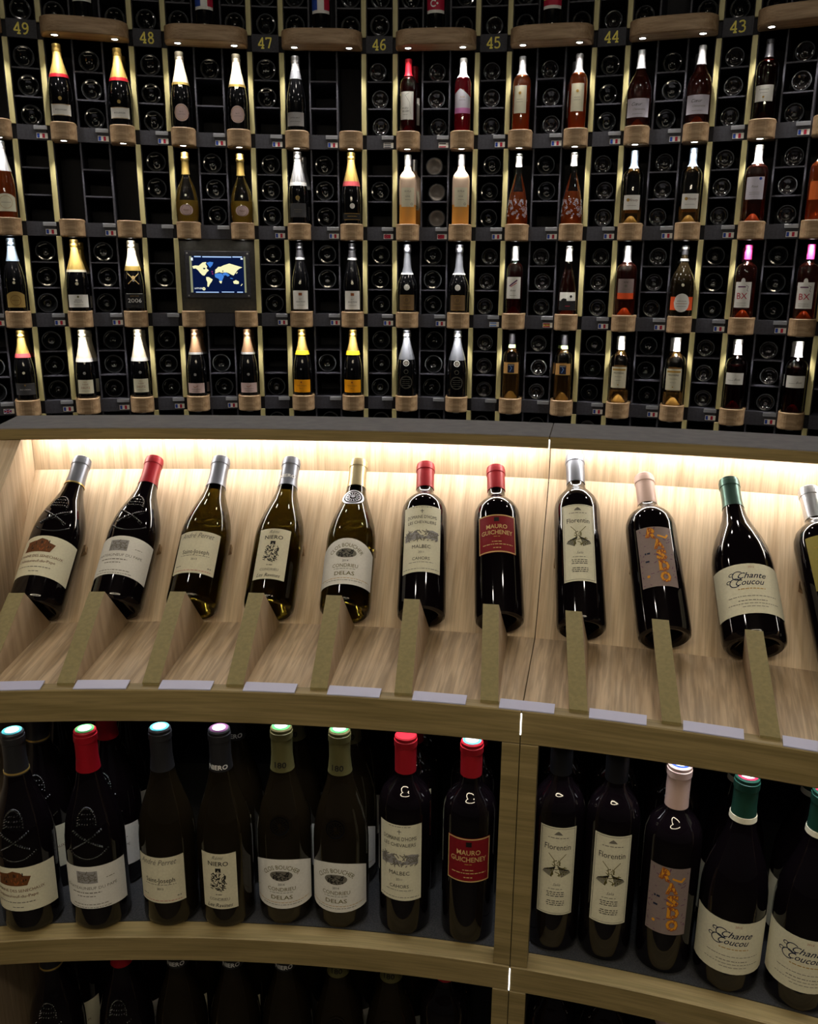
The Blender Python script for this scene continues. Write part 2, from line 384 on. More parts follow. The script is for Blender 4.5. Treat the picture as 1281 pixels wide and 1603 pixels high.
def bottle(spec, M, label, group, cat='bottle', name='wine_bottle'):
    key = spec['key']
    if key not in SPEC_MESH:
        p = scaled(PROF[spec['prof']], spec.get('kr', 1), spec.get('kz', 1)); R = radius_fn(p); seg = spec.get('seg', 24); L = []
        g = G[spec['glass']]
        L.append(('glass_body', lathe('glass_body', p, g, seg), None, None))
        if spec.get('wine'):
            fz = spec.get('fill', .21) * spec.get('kz', 1)
            q = [(0, .026)] + [(max(r - .003, .001), z + .003) for r, z in p[2:] if z + .003 < fz and r > .004]
            q += [(max(R(fz) - .003, .004), fz), (0, fz)]
            L.append(('wine', lathe('wine', q, G[spec['wine']], seg), None, None))
        if spec.get('punt'):
            q = [(.0315, .004), (.031, .007), (.026, .013), (.020, .021), (.013, .030), (.006, .0345), (0, .0355)]
            L.append(('punt', lathe('punt', q, G[spec['punt']], 14), None, None))
        if spec.get('liquid_top'):      # frosted bottles: upper clouded glass over the coloured lower part
            L.append(('frosted_neck', lathe('frosted_neck', shell(p, spec['liquid_top'], p[-4][1], .0007, False), G['frost_cream'], seg), None, None))
        c = spec.get('cap')
        if c:
            L.append(('capsule', lathe('capsule', shell(p, c[1] * spec.get('kz', 1), 9, .0007), G[c[0]], seg), None, None))
            if len(c) > 2:
                zt = p[-1][1] + .0012
                fl = Flat(); fl.disc(0, 0, p[-2][0] * .95, c[2], 18); fl.disc(0, 0, p[-2][0] * .68, 'ink_white', 18)
                n1 = len(fl.v) // 2
                me = mesh('capsule_disc', [(a, b, zt + (.0004 if i >= n1 else 0)) for i, (a, b) in enumerate(fl.v)], fl.f, [G[q] for q in fl.mats], fm=fl.m)
                L.append(('capsule_disc', me, None, None))
            if spec.get('captext'):
                fl = Flat(); t, zc, h, ink = spec['captext']; fl.text(t, 0, zc, h, ink, bold=.02)
                L.append(('capsule_print', fl.wrap_mesh('capsule_print', R, .0012), None, None))
        for b in spec.get('bands', []):
            L.append(('neck_band', lathe('neck_band', shell(p, b[1] * spec.get('kz', 1), b[2] * spec.get('kz', 1), b[3] if len(b) > 3 else .0013, False), G[b[0]], seg), None, None))
        for lb in spec.get('labels', []):
            me = label_mesh('label', R, lb['z'][0], lb['z'][1], lb['w'], lb.get('shape', 'rect'), G[lb['mat']], lb.get('off', .0005), lb.get('back', False))
            pm = None
            if lb.get('print'):
                fl = Flat(); lb['print'](fl)
                if lb.get('src'):
                    (a0, a1), (b0, b1) = lb['src'], lb['z']; fl.v = [(x, b0 + (z - a0) * (b1 - b0) / (a1 - a0)) for x, z in fl.v]
                pm = fl.wrap_mesh('label_print', R, lb.get('off', .0005) + .0004)
            L.append((lb.get('name', 'back_label' if lb.get('back') else 'label'), me, 'label_print' if pm else None, pm))
        for fn in spec.get('extra', []): L += fn(p, R)
        SPEC_MESH[key] = L
    t = thing(name, label, cat, M, group)
    for (n, me, sn, sm) in SPEC_MESH[key]:
        o = part(n, me, t, M)
        if sm: part(sn, sm, o, M)
    return t

def seal_parts(zc, r, matd, matl):
    """round glass seal standing on the shoulder, with a raised rim and rays"""
    def fn(p, R):
        slope = math.atan2(R(zc - .01) - R(zc + .01), .02)
        B = Matrix.Translation((0, -R(zc) - .0012, zc)) @ Matrix.Rotation(-slope, 4, 'X')
        d = Flat(); d.disc(0, 0, r, matd, 24)
        q = Flat(); q.ring(0, 0, r, r * .14, matl, 26); q.ring(0, 0, r * .72, r * .08, matl, 20); q.disc(0, r * .08, r * .2, matl, 12)
        for k in range(14):
            a = 2 * PI * k / 14; q.line([(r * .3 * math.cos(a), r * .3 * math.sin(a)), (r * .6 * math.cos(a), r * .6 * math.sin(a))], r * .09, matl)
        def bend(fl, y):
            out = []
            for a, b in fl.v:
                v = B @ Vector((a, -y + (a * a) / (2.4 * R(zc)), b)); out.append(tuple(v))
            return mesh('glass_seal', out, fl.f, [G[k] for k in fl.mats], fm=fl.m)
        return [('glass_seal', bend(d, .0004), 'seal_relief', bend(q, .0012))]
    return fn
def crest_parts(p, R):
    """raised coat of arms moulded into the glass shoulder: crown, crossed keys, ring of beads"""
    v = []; f = []
    def bead(x, z, r, h):
        b = len(v); n = 6; rr = R(z)
        for (k, hh) in ((1, .0002), (.55, h)):
            for i in range(n):
                a = 2 * PI * i / n; X = x + r * k * math.cos(a); Z = z + r * k * math.sin(a); q = R(Z) + hh
                v.append((q * math.sin(X / rr), -q * math.cos(X / rr), Z))
        for i in range(n):
            j = (i + 1) % n; f.append((b + i, b + j, b + n + j, b + n + i))
        f.append(tuple(b + n + i for i in range(n)))
    zc = .172
    for k in range(15):
        t = k / 14 - .5; bead(t * .040, zc - .018 + t * .026, 0.0020, .0026); bead(-t * .040, zc - .018 + t * .026, .0020, .0026)
    for k in range(20):
        a = PI * k / 19; bead(.013 * math.cos(a), zc + .004 + .024 * math.sin(a), .0021, .0028)
    for zz in (zc + .006, zc + .013, zc + .020):
        for k in range(6): bead((k - 2.5) * .0038, zz, .0017, .0026)
    for k in range(22):
        t = k / 21 - .5; bead(t * .058, zc - .036 - .012 * (1 - 4 * t * t), .0017, .0012)
    return [('embossed_crest', mesh('embossed_crest', v, f, G['dark_glass'], True), None, None)]

# ------------------------------------------------------------------ the room
CW = Vector((-.2853, -.0184)); RW = 4.1729; AL = .11956; BE = .0165; TH0 = .03383
ROWTOP = EYE + .9643; SEG = .3306; PITCH = .39; GAP = PITCH - SEG
def wallM(th, out, z, tx=0.0):
    """frame on the rack wall: x to the right along it, y into the wall, z up"""
    p = CW + (RW + out) * Vector((math.sin(th), math.cos(th)))
    return Matrix.Translation((p.x, p.y, z)) @ Matrix.Rotation(-th, 4, 'Z') @ Matrix.Translation((tx, 0, 0))
def row_top(k): return ROWTOP - PITCH * (k - 1) if k >= 1 else ROWTOP + .0715 + SEG
def row_bot(k): return row_top(k) - SEG
CF = Vector((-.355, -1.40))
def frontM(th, r, z):
    p = CF + r * Vector((math.sin(th), math.cos(th)))
    return Matrix.Translation((p.x, p.y, z)) @ Matrix.Rotation(-th, 4, 'Z')
def sweep(name, prof, t0, t1, n, mat, c, origin, uvmode='arc'):
    """closed profile (r, z) swept around centre c from angle t0 to t1; UV in metres"""
    v = []; f = []; uv = []; m = len(prof)
    per = [0]
    for (a, b), (d, e) in zip(prof, prof[1:] + prof[:1]): per.append(per[-1] + math.hypot(d - a, e - b))
    for i in range(n + 1):
        t = t0 + (t1 - t0) * i / n
        for r, z in prof: v.append((c.x + r * math.sin(t) - origin[0], c.y + r * math.cos(t) - origin[1], z - origin[2]))
    rm = sum(r for r, z in prof) / m
    for i in range(n):
        for j in range(m):
            k = (j + 1) % m
            f.append((i * m + j, i * m + k, (i + 1) * m + k, (i + 1) * m + j))
            ua, ub = (t0 + (t1 - t0) * i / n) * rm, (t0 + (t1 - t0) * (i + 1) / n) * rm
            uv += [(ua, per[j]), (ua, per[j + 1]), (ub, per[j + 1]), (ub, per[j])]
    f.append(tuple(range(m))[::-1]); uv += [(prof[j][0], prof[j][1]) for j in range(m)][::-1]
    f.append(tuple(range(n * m, n * m + m))); uv += [(prof[j][0], prof[j][1]) for j in range(m)]
    return mesh(name, v, f, mat, False, uv)
def structure(name, me, M=None):
    o = bpy.data.objects.new(name, me); put(o, None, M or Matrix.Identity(4)); o['kind'] = 'structure'; return o
# floor: a round slab with a thin edge; wall behind the racks; ceiling
structure('floor', lathe('floor', [(0, -.1), (5.2, -.1), (5.2, 0), (0, 0)], G['floor_stone'], 64, False), Matrix.Translation((CW.x, CW.y, 0)))
structure('wall_back', sweep('wall_back', [(RW + .362, 0), (RW + .42, 0), (RW + .42, 3.4), (RW + .362, 3.4)], -1.3, 1.3, 48, G['wall_paint'], CW, (0, 0, 0)))
structure('ceiling', lathe('ceiling', [(0, 3.4), (5.2, 3.4), (5.2, 3.5), (0, 3.5)], G['wall_paint'], 64, False), Matrix.Translation((CW.x, CW.y, 0)))

# ceiling downlights and the open ring lamp behind the viewer
def downlight(x, y, label):
    t = thing('ceiling_downlight', label, 'lamp', Matrix.Translation((x, y, 3.4)), 'ceiling downlights')
    M = WM[t.name]
    part('trim_ring', lathe('trim_ring', [(.072, 0), (.084, 0), (.084, -.008), (.072, -.012), (.072, 0)], G['foil_dark'], 24), t, M)
    part('lens', lathe('downlight_lens', [(0, -.003), (.07, -.003), (.07, -.001), (0, -.001)], G['ceiling_lens'], 20), t, M)
for i, (x, y) in enumerate(((-1.2, .5), (.7, .5), (-2.1, 2.1), (-1.2, 2.6), (-.2, 2.8), (.8, 2.6), (1.7, 2.1))):
    downlight(x, y, ('white ceiling downlight ' + ('above the viewer, left one', 'above the viewer, right one', 'over the aisle, leftmost of five', 'over the aisle, second of five', 'over the aisle, middle of five', 'over the aisle, fourth of five', 'over the aisle, rightmost of five')[i]))
RX = 2.3      # the pendant is an oval, longer from side to side
def ring_lamp(x, y, z, r):
    t = thing('ring_lamp', 'open oval ring pendant lamp hanging above the curved cabinet', 'lamp', Matrix.Translation((x, y, z)))
    M = WM[t.name]
    v = []; f = []; n = 48; m = 8
    for i in range(n + 1):
        a = math.radians(38) + math.radians(300) * i / n
        for j in range(m):
            b = 2 * PI * j / m; rr = r + .03 * math.cos(b); v.append((rr * RX * math.cos(a), rr * math.sin(a), .02 * math.sin(b)))
    for i in range(n):
        for j in range(m): k = (j + 1) % m; f.append((i * m + j, (i + 1) * m + j, (i + 1) * m + k, i * m + k))
    f.append(tuple(range(m))); f.append(tuple(range(n * m, n * m + m))[::-1])
    part('glowing_ring', mesh('glowing_ring', v, f, G['ring_glow'], True), t, M)
    for a in (1.2, 2.9, 4.6):
        q = [(r * RX * math.cos(a) + dx, r * math.sin(a) + dy, zz) for zz in (.015, 3.4 - z) for dx, dy in ((-.002, -.002), (.002, -.002), (.002, .002), (-.002, .002))]
        part('cable', mesh('cable', q, [(3, 2, 1, 0), (4, 5, 6, 7), (0, 1, 5, 4), (1, 2, 6, 5), (2, 3, 7, 6), (3, 0, 4, 7)], G['steel']), t, M)
ring_lamp(-.05, -.75, 2.62, .42)

# ------------------------------------------------------------------ rack wall
DIG = {
 '2': [[(.06, .76), (.12, .94), (.32, 1.0), (.54, .96), (.66, .8), (.62, .62), (.06, .02), (.72, .02), (.72, .14)]],
 '3': [[(.06, .86), (.10, .96), (.3, 1.0), (.5, 1), (.66, .88), (.66, .70), (.52, .56), (.32, .54)], [(.52, .56), (.72, .42), (.74, .22), (.62, .05), (.4, 0), (.2, 0), (.03, .12)]],
 '4': [[(.56, 0), (.56, 1.0), (.02, .34), (.02, .28), (.78, .28)], [(.34, 0), (.78, 0)]],
 '5': [[(.66, 1.0), (.14, 1.0), (.12, .56), (.34, .62), (.56, .58), (.72, .40), (.72, .22), (.6, .05), (.4, 0), (.2, .01), (.03, .12)]],
 '6': [[(.70, .97), (.52, 1.0), (.28, .88), (.12, .62), (.08, .32), (.16, .1), (.36, 0), (.56, .04), (.70, .2), (.70, .38), (.58, .52), (.38, .54), (.2, .46), (.1, .32)]],
 '7': [[(.04, .84), (.04, 1.0), (.72, 1.0), (.70, .86), (.36, 0)]],
 '8': [[(.38, .53), (.16, .66), (.14, .86), (.28, 1.0), (.5, 1.0), (.64, .86), (.62, .66), (.38, .53), (.12, .38), (.08, .18), (.22, 0), (.54, 0), (.70, .18), (.66, .38), (.38, .53)]],
 '9': [[(.08, .03), (.26, 0), (.5, .12), (.66, .38), (.70, .68), (.62, .9), (.42, 1.0), (.22, .96), (.08, .8), (.08, .62), (.20, .48), (.40, .46), (.58, .54), (.68, .68)]],
}
def numeral_mesh(n):
    fl = Flat(); h = .040
    for i, ch in enumerate(str(n)):
        for st in DIG[ch]: fl.line([((x - .4) * h * .78 + (i - .5) * .0315, (y - .5) * h) for x, y in st], .0062, 'ink_yellow')
    v = [(a, -.0012, b) for a, b in fl.v]
    return mesh('numeral', v, fl.f, [G['ink_yellow']])
def d_block(name, hw, front, back, h, mat, rnd=1.0, recess=None, n=16):
    """oak block with a rounded front, softened edges, top at z=0; optional round recess in the top"""
    out = []
    for i in range(n + 1):
        a = PI * i / n; cx = -math.cos(a); sy = math.sin(a)
        e = .5 if rnd < 1 else .85
        x = math.copysign(abs(cx) ** (e if rnd < 1 else .75), cx) * hw; y = -front * (sy ** e)
        out.append((x, y))
    out += [(hw, back), (-hw, back)]
    v = []; f = []; m = len(out)
    for (z, k) in ((-h, .965), (-h + .004, 1), (-.003, 1), (0, .965)):
        for x, y in out: v.append((x * k, y * k if y < 0 else y, z))
    for l in range(3):
        for i in range(m): j = (i + 1) % m; f.append((l * m + i, l * m + j, (l + 1) * m + j, (l + 1) * m + i))
    f.append(tuple(range(m))[::-1])
    if recess:
        r, cy, dp = recess
        b = len(v)
        for i, (x, y) in enumerate(out):      # inner circle matched to outline points by angle
            a = math.atan2(y - cy, x); v.append((r * math.cos(a), cy + r * math.sin(a), 0))
        for i in range(m): v.append((v[b + i][0] * .99, v[b + i][1], -dp))
        for i in range(m):
            j = (i + 1) % m; f.append((3 * m + i, 3 * m + j, b + j, b + i)); f.append((b + i, b + j, b + m + j, b + m + i))
        f.append(tuple(b + m + i for i in range(m)))
    else: f.append(tuple(range(3 * m, 4 * m)))
    return mesh(name, v, f, mat)
PUCK = d_block('display_puck', .0525, .058, .060, .072, G['oak_block'], 1.0, (.0475, -.004, .004))
PUCK_PLAIN = d_block('display_puck', .0525, .058, .060, .072, G['oak_block'], 1.0)
CANOPY = d_block('canopy_board', .174, .118, .0, .0625, G['oak_block'], .5, None, 28)
LENS = lathe('spotlight_lens', [(0, -.0015), (.0125, -.0015), (.0125, .001), (0, .001)], G['lens'], 16)
BEZEL = lathe('spotlight_rim', [(.0125, .001), (.0125, -.002), (.0165, -.003), (.018, 0), (.0125, .001)], G['steel'], 16)
def spot_light(M, watts, deg=78, parent=None):
    l = bpy.data.lights.new('spotlight', 'SPOT'); l.energy = watts; l.color = (1, .94, .84); l.spot_size = math.radians(deg); l.spot_blend = .6; l.shadow_soft_size = .012
    o = bpy.data.objects.new('spotlight', l); put(o, parent, M); return o
def flag_mesh(kind):
    k = ('flag', kind)
    if k in CACHE: return CACHE[k]
    fl = Flat(); W, H = .044, .0215
    fl.rect(-W / 2, W / 2, -H / 2, H / 2, 'paper_white', 1)
    a, b, z0, z1 = -W / 2 + .002, W / 2 - .011, -H / 2 + .002, H / 2 - .002; t = (b - a) / 3
    q = Flat()
    if kind == 'fr': q.rect(a, a + t, z0, z1, 'ink_blue', 1); q.rect(a + 2 * t, b, z0, z1, 'ink_red', 1)
    elif kind == 'tr': q.rect(a, b, z0, z1, 'ink_red', 1); q.ring(a + t, 0, .0055, .002, 'ink_white', 14, None, .7, 5.6); q.disc(a + 1.6 * t, 0, .0016, 'ink_white', 5)
    elif kind == 'es': q.rect(a, b, z0, z1, 'ink_red', 1); q.rect(a, b, z0 + .0045, z1 - .0045, 'ink_yellow', 1); q.disc(a + t, 0, .0022, 'ink_red', 8)
    elif kind == 'ar':
        h = (z1 - z0) / 3; q.rect(a, b, z0, z0 + h, 'ink_sky', 1); q.rect(a, b, z1 - h, z1, 'ink_sky', 1)
    elif kind == 'gr':
        h = (z1 - z0) / 5
        for i in (0, 2, 4): q.rect(a, b, z0 + i * h, z0 + (i + 1) * h, 'ink_navy', 1)
    elif kind == 'lb':
        h = (z1 - z0) / 4; q.rect(a, b, z0, z0 + h, 'ink_red', 1); q.rect(a, b, z1 - h, z1, 'ink_black', 1)
    elif kind == 'uk':
        q.rect(a, b, z0, z1, 'ink_blue', 1)
    n = len(fl.v)
    fl.add(q.v, q.f, q.mats[0]); fl.m = fl.m[:1] + [fl.mi(q.mats[i]) for i in q.m]
    v = [(x, 0 if i < n else -.0004, z) for i, (x, z) in enumerate(fl.v)]
    if kind == 'uk':
        u = Flat(); u.line([(a, z0), (b, z1)], .0025, 'ink_white'); u.line([(a, z1), (b, z0)], .0025, 'ink_white'); u.rect(a, b, -.002, .002, 'ink_red', 1); u.rect((a + b) / 2 - .002, (a + b) / 2 + .002, z0, z1, 'ink_red', 1)
        bb = len(v); v += [(x, -.0008, z) for x, z in u.v]; fl.f += [tuple(i + bb for i in p) for p in u.f]; fl.m += [fl.mi(u.mats[i]) for i in u.m]
    # thickness: a thin white card behind
    bb = len(v); v += [(x * W / 2, y, z * H / 2) for y in (.0008, .0002) for x, z in ((-1, -1), (1, -1), (1, 1), (-1, 1))]
    fl.f += [(bb, bb + 3, bb + 2, bb + 1)] + [(bb + i, bb + (i + 1) % 4, bb + 4 + (i + 1) % 4, bb + 4 + i) for i in range(4)]; fl.m += [0] * 5
    CACHE[k] = mesh('flag_sticker', v, fl.f, [G[i] for i in fl.mats], fm=fl.m); return CACHE[k]
def holder_mesh():
    if 'holder' in CACHE: return CACHE['holder']
    a = boxm('price_holder', .054, .004, .0165, G['holder_plastic'], .0012); CACHE['holder'] = a; return a

NUMS = {0: 49, 1: 48, 2: 47, 3: 46, 4: 45, 5: 44, 6: 43, 7: 42}
NW = {c: ('forty-nine', 'forty-eight', 'forty-seven', 'forty-six', 'forty-five', 'forty-four', 'forty-three', 'forty-two')[c] for c in range(8)}
ROWS = (0, 1, 2, 3, 4, 5)
FLAG = {}
for k in (1, 2, 3, 4):
    for c in range(-1, 8): FLAG[('N', k, c)] = 'fr'; FLAG[('M', k, c)] = 'fr'
FLAG.update({('N', 1, 3): 'gr', ('M', 1, 3): 'lb', ('N', 2, 1): None, ('M', 2, 1): None, ('N', 2, 3): 'tr', ('M', 2, 3): 'tr', ('N', 3, 1): None, ('M', 3, 1): None,
             ('N', 3, 4): 'ar', ('M', 3, 4): 'es', ('M', 4, -1): 'uk', ('N', 4, 2): None, ('M', 4, 2): None, ('N', 4, 3): None, ('M', 4, 3): None, ('N', 4, 4): None, ('M', 4, 4): None})
def col_th(c): return TH0 + AL * (c - 3)
def bay_th(c): return TH0 + AL * (c - 2.5)
HP = BE * RW          # half distance between the two posts of a numbered column
BW = AL * RW - 2 * HP # width of a bay between posts
DEPTH = .33
def rail(parent, M, wd, kind, hx):
    part('label_rail', boxm('label_rail', wd, .012, GAP, G['rack_dark'], 0, 0, .006, -GAP / 2), parent, M)
    if kind != 'none':
        part('price_holder', holder_mesh(), parent, M @ Matrix.Translation((hx, -.003, -.010)))
        if kind: part('flag_sticker', flag_mesh(kind), parent, M @ Matrix.Translation((hx + .004, -.0012, -.0415)))
def cells(parent, th, tx, k, wd, nd=2):
    for i in range(1, nd + 1):
        part('cell_shelf', boxm('cell_shelf', wd, .30, .006, G['rack_grey'], 0, 0, .15, 0), parent, wallM(th, .004, row_bot(k) + SEG * i / 3, tx))
for c in range(-1, 8):
    th = col_th(c); n = NUMS.get(c)
    t = thing('bottle_rack', ('black bottle rack column with gold posts under number ' + NW[c]) if n else 'black bottle rack column with gold posts at the far left', 'rack', wallM(th, 0, 0), 'numbered rack columns')
    hi, lo = row_top(0), 0.0
    for s in (-1, 1):
        part('side_panel', boxm('side_panel', .030, DEPTH, hi - lo, G['rack_black'], 0, 0, DEPTH / 2 + .002, (hi + lo) / 2), t, wallM(th + s * BE, .004, 0))
    part('back_panel', boxm('back_panel', 2 * HP - .03, .01, hi - lo, G['rack_black'], 0, 0, DEPTH - .004, (hi + lo) / 2), t, wallM(th, 0, 0))
    for k in ROWS:
        for s in (-1, 1):
            part('gold_post', boxm('gold_post', .0215, .012, SEG - (.012 if k == 0 else 0), G['gold_strip'], .0012, 0, 0, SEG / 2 + (-.006 if k == 0 else 0)), t, wallM(th + s * BE, 0, row_bot(k) + (-.006 if k == 0 else 0)))
        cells(t, th, 0, k, 2 * HP - .031)
        part('cell_floor', boxm('cell_floor', 2 * HP - .031, .315, .006, G['rack_grey'], 0, 0, .16, -.003), t, wallM(th, .004, row_bot(k)))
        M = wallM(th, -.004, row_bot(k))
        if k == 0:
            if n:
                o = part('number_panel', boxm('number_panel', 2 * HP - .020, .014, .070, G['rack_dark'], .001, 0, 0, -.0365), t, M)
                part('numeral', numeral_mesh(n), o, M @ Matrix.Translation((0, -.0075, -.0365)), 'yellow number %d' % n)
        else: rail(t, M, 2 * HP - .022, FLAG.get(('N', k, c)) if k < 5 else 'none', .036)
for c in range(-1, 7):
    th = bay_th(c); nl, nr = NUMS.get(c), NUMS.get(c + 1)
    where = ('between numbers %s and %s' % (NW[c], NW[c + 1])) if nl else 'left of number forty-nine'
    t = thing('display_bay', 'black display bay with oak pucks and spotlights ' + where, 'rack', wallM(th, 0, 0), 'display bays of the rack wall')
    hi, lo = row_top(0), 0.0; q = BW / 3
    for s in (-1, 1):
        for (z0, z1) in ((row_bot(3) + SEG, hi), (lo, row_bot(3))) if c == 1 else ((lo, hi),):
            part('divider_panel', boxm('divider_panel', .007, DEPTH - .01, z1 - z0, G['rack_grey'], 0, 0, DEPTH / 2, (z0 + z1) / 2), t, wallM(th, .003, 0, s * q / 2))
    part('back_panel', boxm('back_panel', BW - .031, .01, hi - lo, G['rack_black'], 0, 0, DEPTH - .004, (hi + lo) / 2), t, wallM(th, 0, 0))
    for k in ROWS:
        screen_bay = (c == 1 and k == 3)
        if k == 0:
            for s in (-1, 1): cells(t, th, s * q, k, q - .012)
        elif not screen_bay: cells(t, th, 0, k, q - .008)
        part('bay_floor', boxm('bay_floor', BW - .031, .315, .006, G['rack_dark'], 0, 0, .16, -.003), t, wallM(th, .004, row_bot(k)))
        if k > 0:
            rail(t, wallM(th, -.004, row_bot(k)), BW - .022, 'none' if (k == 5 or screen_bay) else FLAG.get(('M', k, c)), .034)
            if k < 5:
                for s in (-1, 1):
                    M = wallM(th, -.011, row_bot(k) + .0105, s * q)
                    o = part('display_puck', PUCK if k != 3 or c != 1 else PUCK_PLAIN, t, M)
                    ML = M @ Matrix.Translation((0, -.036, -.072))
                    part('spotlight_lens', LENS, o, ML); part('spotlight_rim', BEZEL, o, ML)
                    if not (c == 1 and k == 2): spot_light(ML @ Matrix.Translation((0, 0, -.004)), PUCK_W, 84, o)
    ct = thing('canopy_shelf', 'rounded oak shelf with two spotlights ' + where, 'shelf', wallM(th, -.009, ROWTOP + .072), 'oak canopy shelves')
    part('canopy_board', CANOPY, ct, WM[ct.name])
    for s in (-1, 1):
        M = wallM(th, -.009 - .058, ROWTOP + .072 - .0625, s * q * .98)
        part('spotlight_lens', LENS, ct, M); part('spotlight_rim', BEZEL, ct, M); spot_light(M @ Matrix.Translation((0, 0, -.004)), CANOPY_W, 84, ct)

# ------------------------------------------------------------------ bottles lying in the rack cells
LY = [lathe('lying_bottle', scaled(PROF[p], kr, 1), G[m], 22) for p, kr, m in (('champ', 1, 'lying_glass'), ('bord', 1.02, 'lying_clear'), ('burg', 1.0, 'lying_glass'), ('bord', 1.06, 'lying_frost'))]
for m_ in LY:      # bright rim reflection painted as a lighter ring around the base
    m_.materials.append(G['painted_rim_light'])
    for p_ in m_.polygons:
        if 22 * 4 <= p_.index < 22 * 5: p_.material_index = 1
LYR = [.0440, .0386, .0412, .0401]
ORD = {0: 'top', 1: 'first', 2: 'second', 3: 'third', 4: 'fourth', 5: 'fifth'}
CELLN = ('upper', 'middle', 'lower')
RL = random.Random(11)
def lying(th, tx, k, cell, kind, place, wd):
    r = LYR[kind]; slack = max(0, wd / 2 - r - .004)
    z = row_bot(k) + SEG * (2 - cell) / 3 + (.003 if cell < 2 else 0) + r + .0004
    M = wallM(th, .012 + RL.random() * .03, z, tx + RL.uniform(-.9, .9) * slack) @ Matrix.Rotation(-PI / 2, 4, 'X') @ Matrix.Rotation(RL.random() * 6.28, 4, 'Z')
    o = bpy.data.objects.new('wine_bottle', LY[kind]); put(o, None, M)
    word = ('dark', 'smoky', 'dark', 'frosted')[kind]
    tag(o, '%s bottle lying base out, %s cell, %s' % (word, CELLN[cell], place), 'bottle', 'bottles lying in the rack wall')
# cells filled, by row: one letter for each of the upper, middle, lower cell (1 full, 0 empty)
NF = {0: {c: '011' for c in range(0, 7)}, 1: {0: '111', 1: '111', 2: '110', 3: '111', 4: '111', 5: '111', 6: '111'},
      2: {0: '000', 1: '110', 2: '111', 3: '010', 4: '111', 5: '111', 6: '111'}, 3: {0: '111', 1: '010', 2: '111', 3: '111', 4: '111', 5: '111', 6: '111'},
      4: {0: '111', 1: '111', 2: '001', 3: '111', 4: '111', 5: '111', 6: '111'}, 5: {3: '100', 2: '100', 4: '100', 5: '100'}}
MF = {1: {0: '111', 1: '100', 2: '000', 3: '111', 4: '111', 5: '111', 6: '111'}, 2: {0: '000', 1: '111', 2: '111', 3: '111', 4: '110', 5: '111', 6: '111'},
      3: {0: '111', 2: '110', 3: '111', 4: '111', 5: '111', 6: '111'}, 4: {-1: '011', 0: '111', 1: '011', 2: '010', 3: '111', 4: '111', 5: '111', 6: '111'}, 5: {2: '100', 3: '100', 4: '100'}}
def kind_for(c, k):
    if c <= 3: return 0 if not (k == 1 and c == 3) else 1
    return 1 if (c + k) % 3 else 2
for k, d in NF.items():
    for c, s in d.items():
        for i, ch in enumerate(s):
            if ch == '1': lying(col_th(c), 0, k, i, kind_for(c, k), ('row above number %s' % NW[c]) if k == 0 else '%s row below number %s' % (ORD[k], NW[c]), 2 * HP - .031)
for k, d in MF.items():
    for c, s in d.items():
        for i, ch in enumerate(s):
            pl = 'left of number forty-nine' if c < 0 else ('between numbers %s and %s' % (NW[c], NW[c + 1]))
            if ch == '1': lying(bay_th(c), 0, k, i, 3 if (k == 2 and c == 3) else kind_for(c, k) if c >= 3 else 0, '%s row, %s' % (ORD[k], pl), BW / 3 - .008)
for c in range(0, 7):
    for s, sn in ((-1, 'left'), (1, 'right')):
        for i in (1, 2): lying(bay_th(c), s * BW / 3, 0, i, 0 if c < 3 else 2, '%s column above canopy between %s and %s' % (sn, NW[c], NW[c + 1]), BW / 3 - .02)

# ------------------------------------------------------------------ bottles standing in the niches
WIDE = [1]
def P_lines(x, zs, ink='ink_grey', h=.0012, seed=1):
    def fn(f):
        for i, z in enumerate(zs): f.small(-x, x, z, h, ink, seed + i)
    return fn
def lab(z0, z1, w, mat, shape='rect', pr_=None, **kw):
    if WIDE[0] != 1 and shape != 'oval': w *= WIDE[0]
    return dict(z=(z0, z1), w=w, mat=mat, shape=shape, print=pr_, **kw)
def T(*items):
    def fn(f):
        for it in items:
            getattr(f, it[0])(*it[1:-1] if isinstance(it[-1], dict) else it[1:], **(it[-1] if isinstance(it[-1], dict) else {}))
    return fn
def champ(key, foil, z0=.185, bands=(), labels=(), glass='dark_glass', prof='champ', **kw):
    d = dict(key=key, prof=prof, glass=glass, cap=(foil, z0), bands=list(bands) + [('foil_gold' if 'gold' in foil else foil, .272, .278, .0016)], labels=list(labels)); d.update(kw); return d
def still(key, prof, wine_, cap, labels, z0=.235, punt=None, fill=.225, **kw):
    d = dict(key=key, prof=prof, glass='clear_glass', wine=wine_, fill=fill, cap=(cap, z0), punt=punt, labels=list(labels)); d.update(kw); return d
def medal(z, r, mat): return lab(z - r, z + r, r, mat, 'oval', None, name='medallion')
WIDE = [1.2]
W = {}
W['1a'] = champ('1a', 'foil_gold', .178, [('foil_red', .178, .192)], [lab(.028, .072, .036, 'paper_white', 'rect', T(('text', 'BOLLINGER', 0, .050, .0055, 'ink_black', dict(width=.046)), ('rect', -.036, .036, .0285, .030, 'ink_gold'), ('rect', -.036, .036, .070, .0715, 'ink_gold'))), medal(.094, .0075, 'paper_gold')])
W['1b'] = champ('1b', 'foil_cream', .176, [('foil_gold', .176, .186)], [lab(.028, .098, .033, 'paper_rose', 'oval', T(('ring', 0, .063, .030, .0015, 'ink_gold', 24), ('text', 'BRUT', 0, .066, .005, 'ink_grey'), ('text', 'CHAMPAGNE', 0, .056, .0038, 'ink_grey'))), medal(.175, .009, 'paper_cream')])
W['1c'] = champ('1c', 'foil_silver', .250, [('foil_grey', .215, .250)], [lab(.022, .078, .036, 'paper_grey', 'rect', T(('text', 'EXTRA BRUT', 0, .055, .0055, 'ink_black'), ('small', -.022, .022, .040, .0016, 'ink_black'))), ])
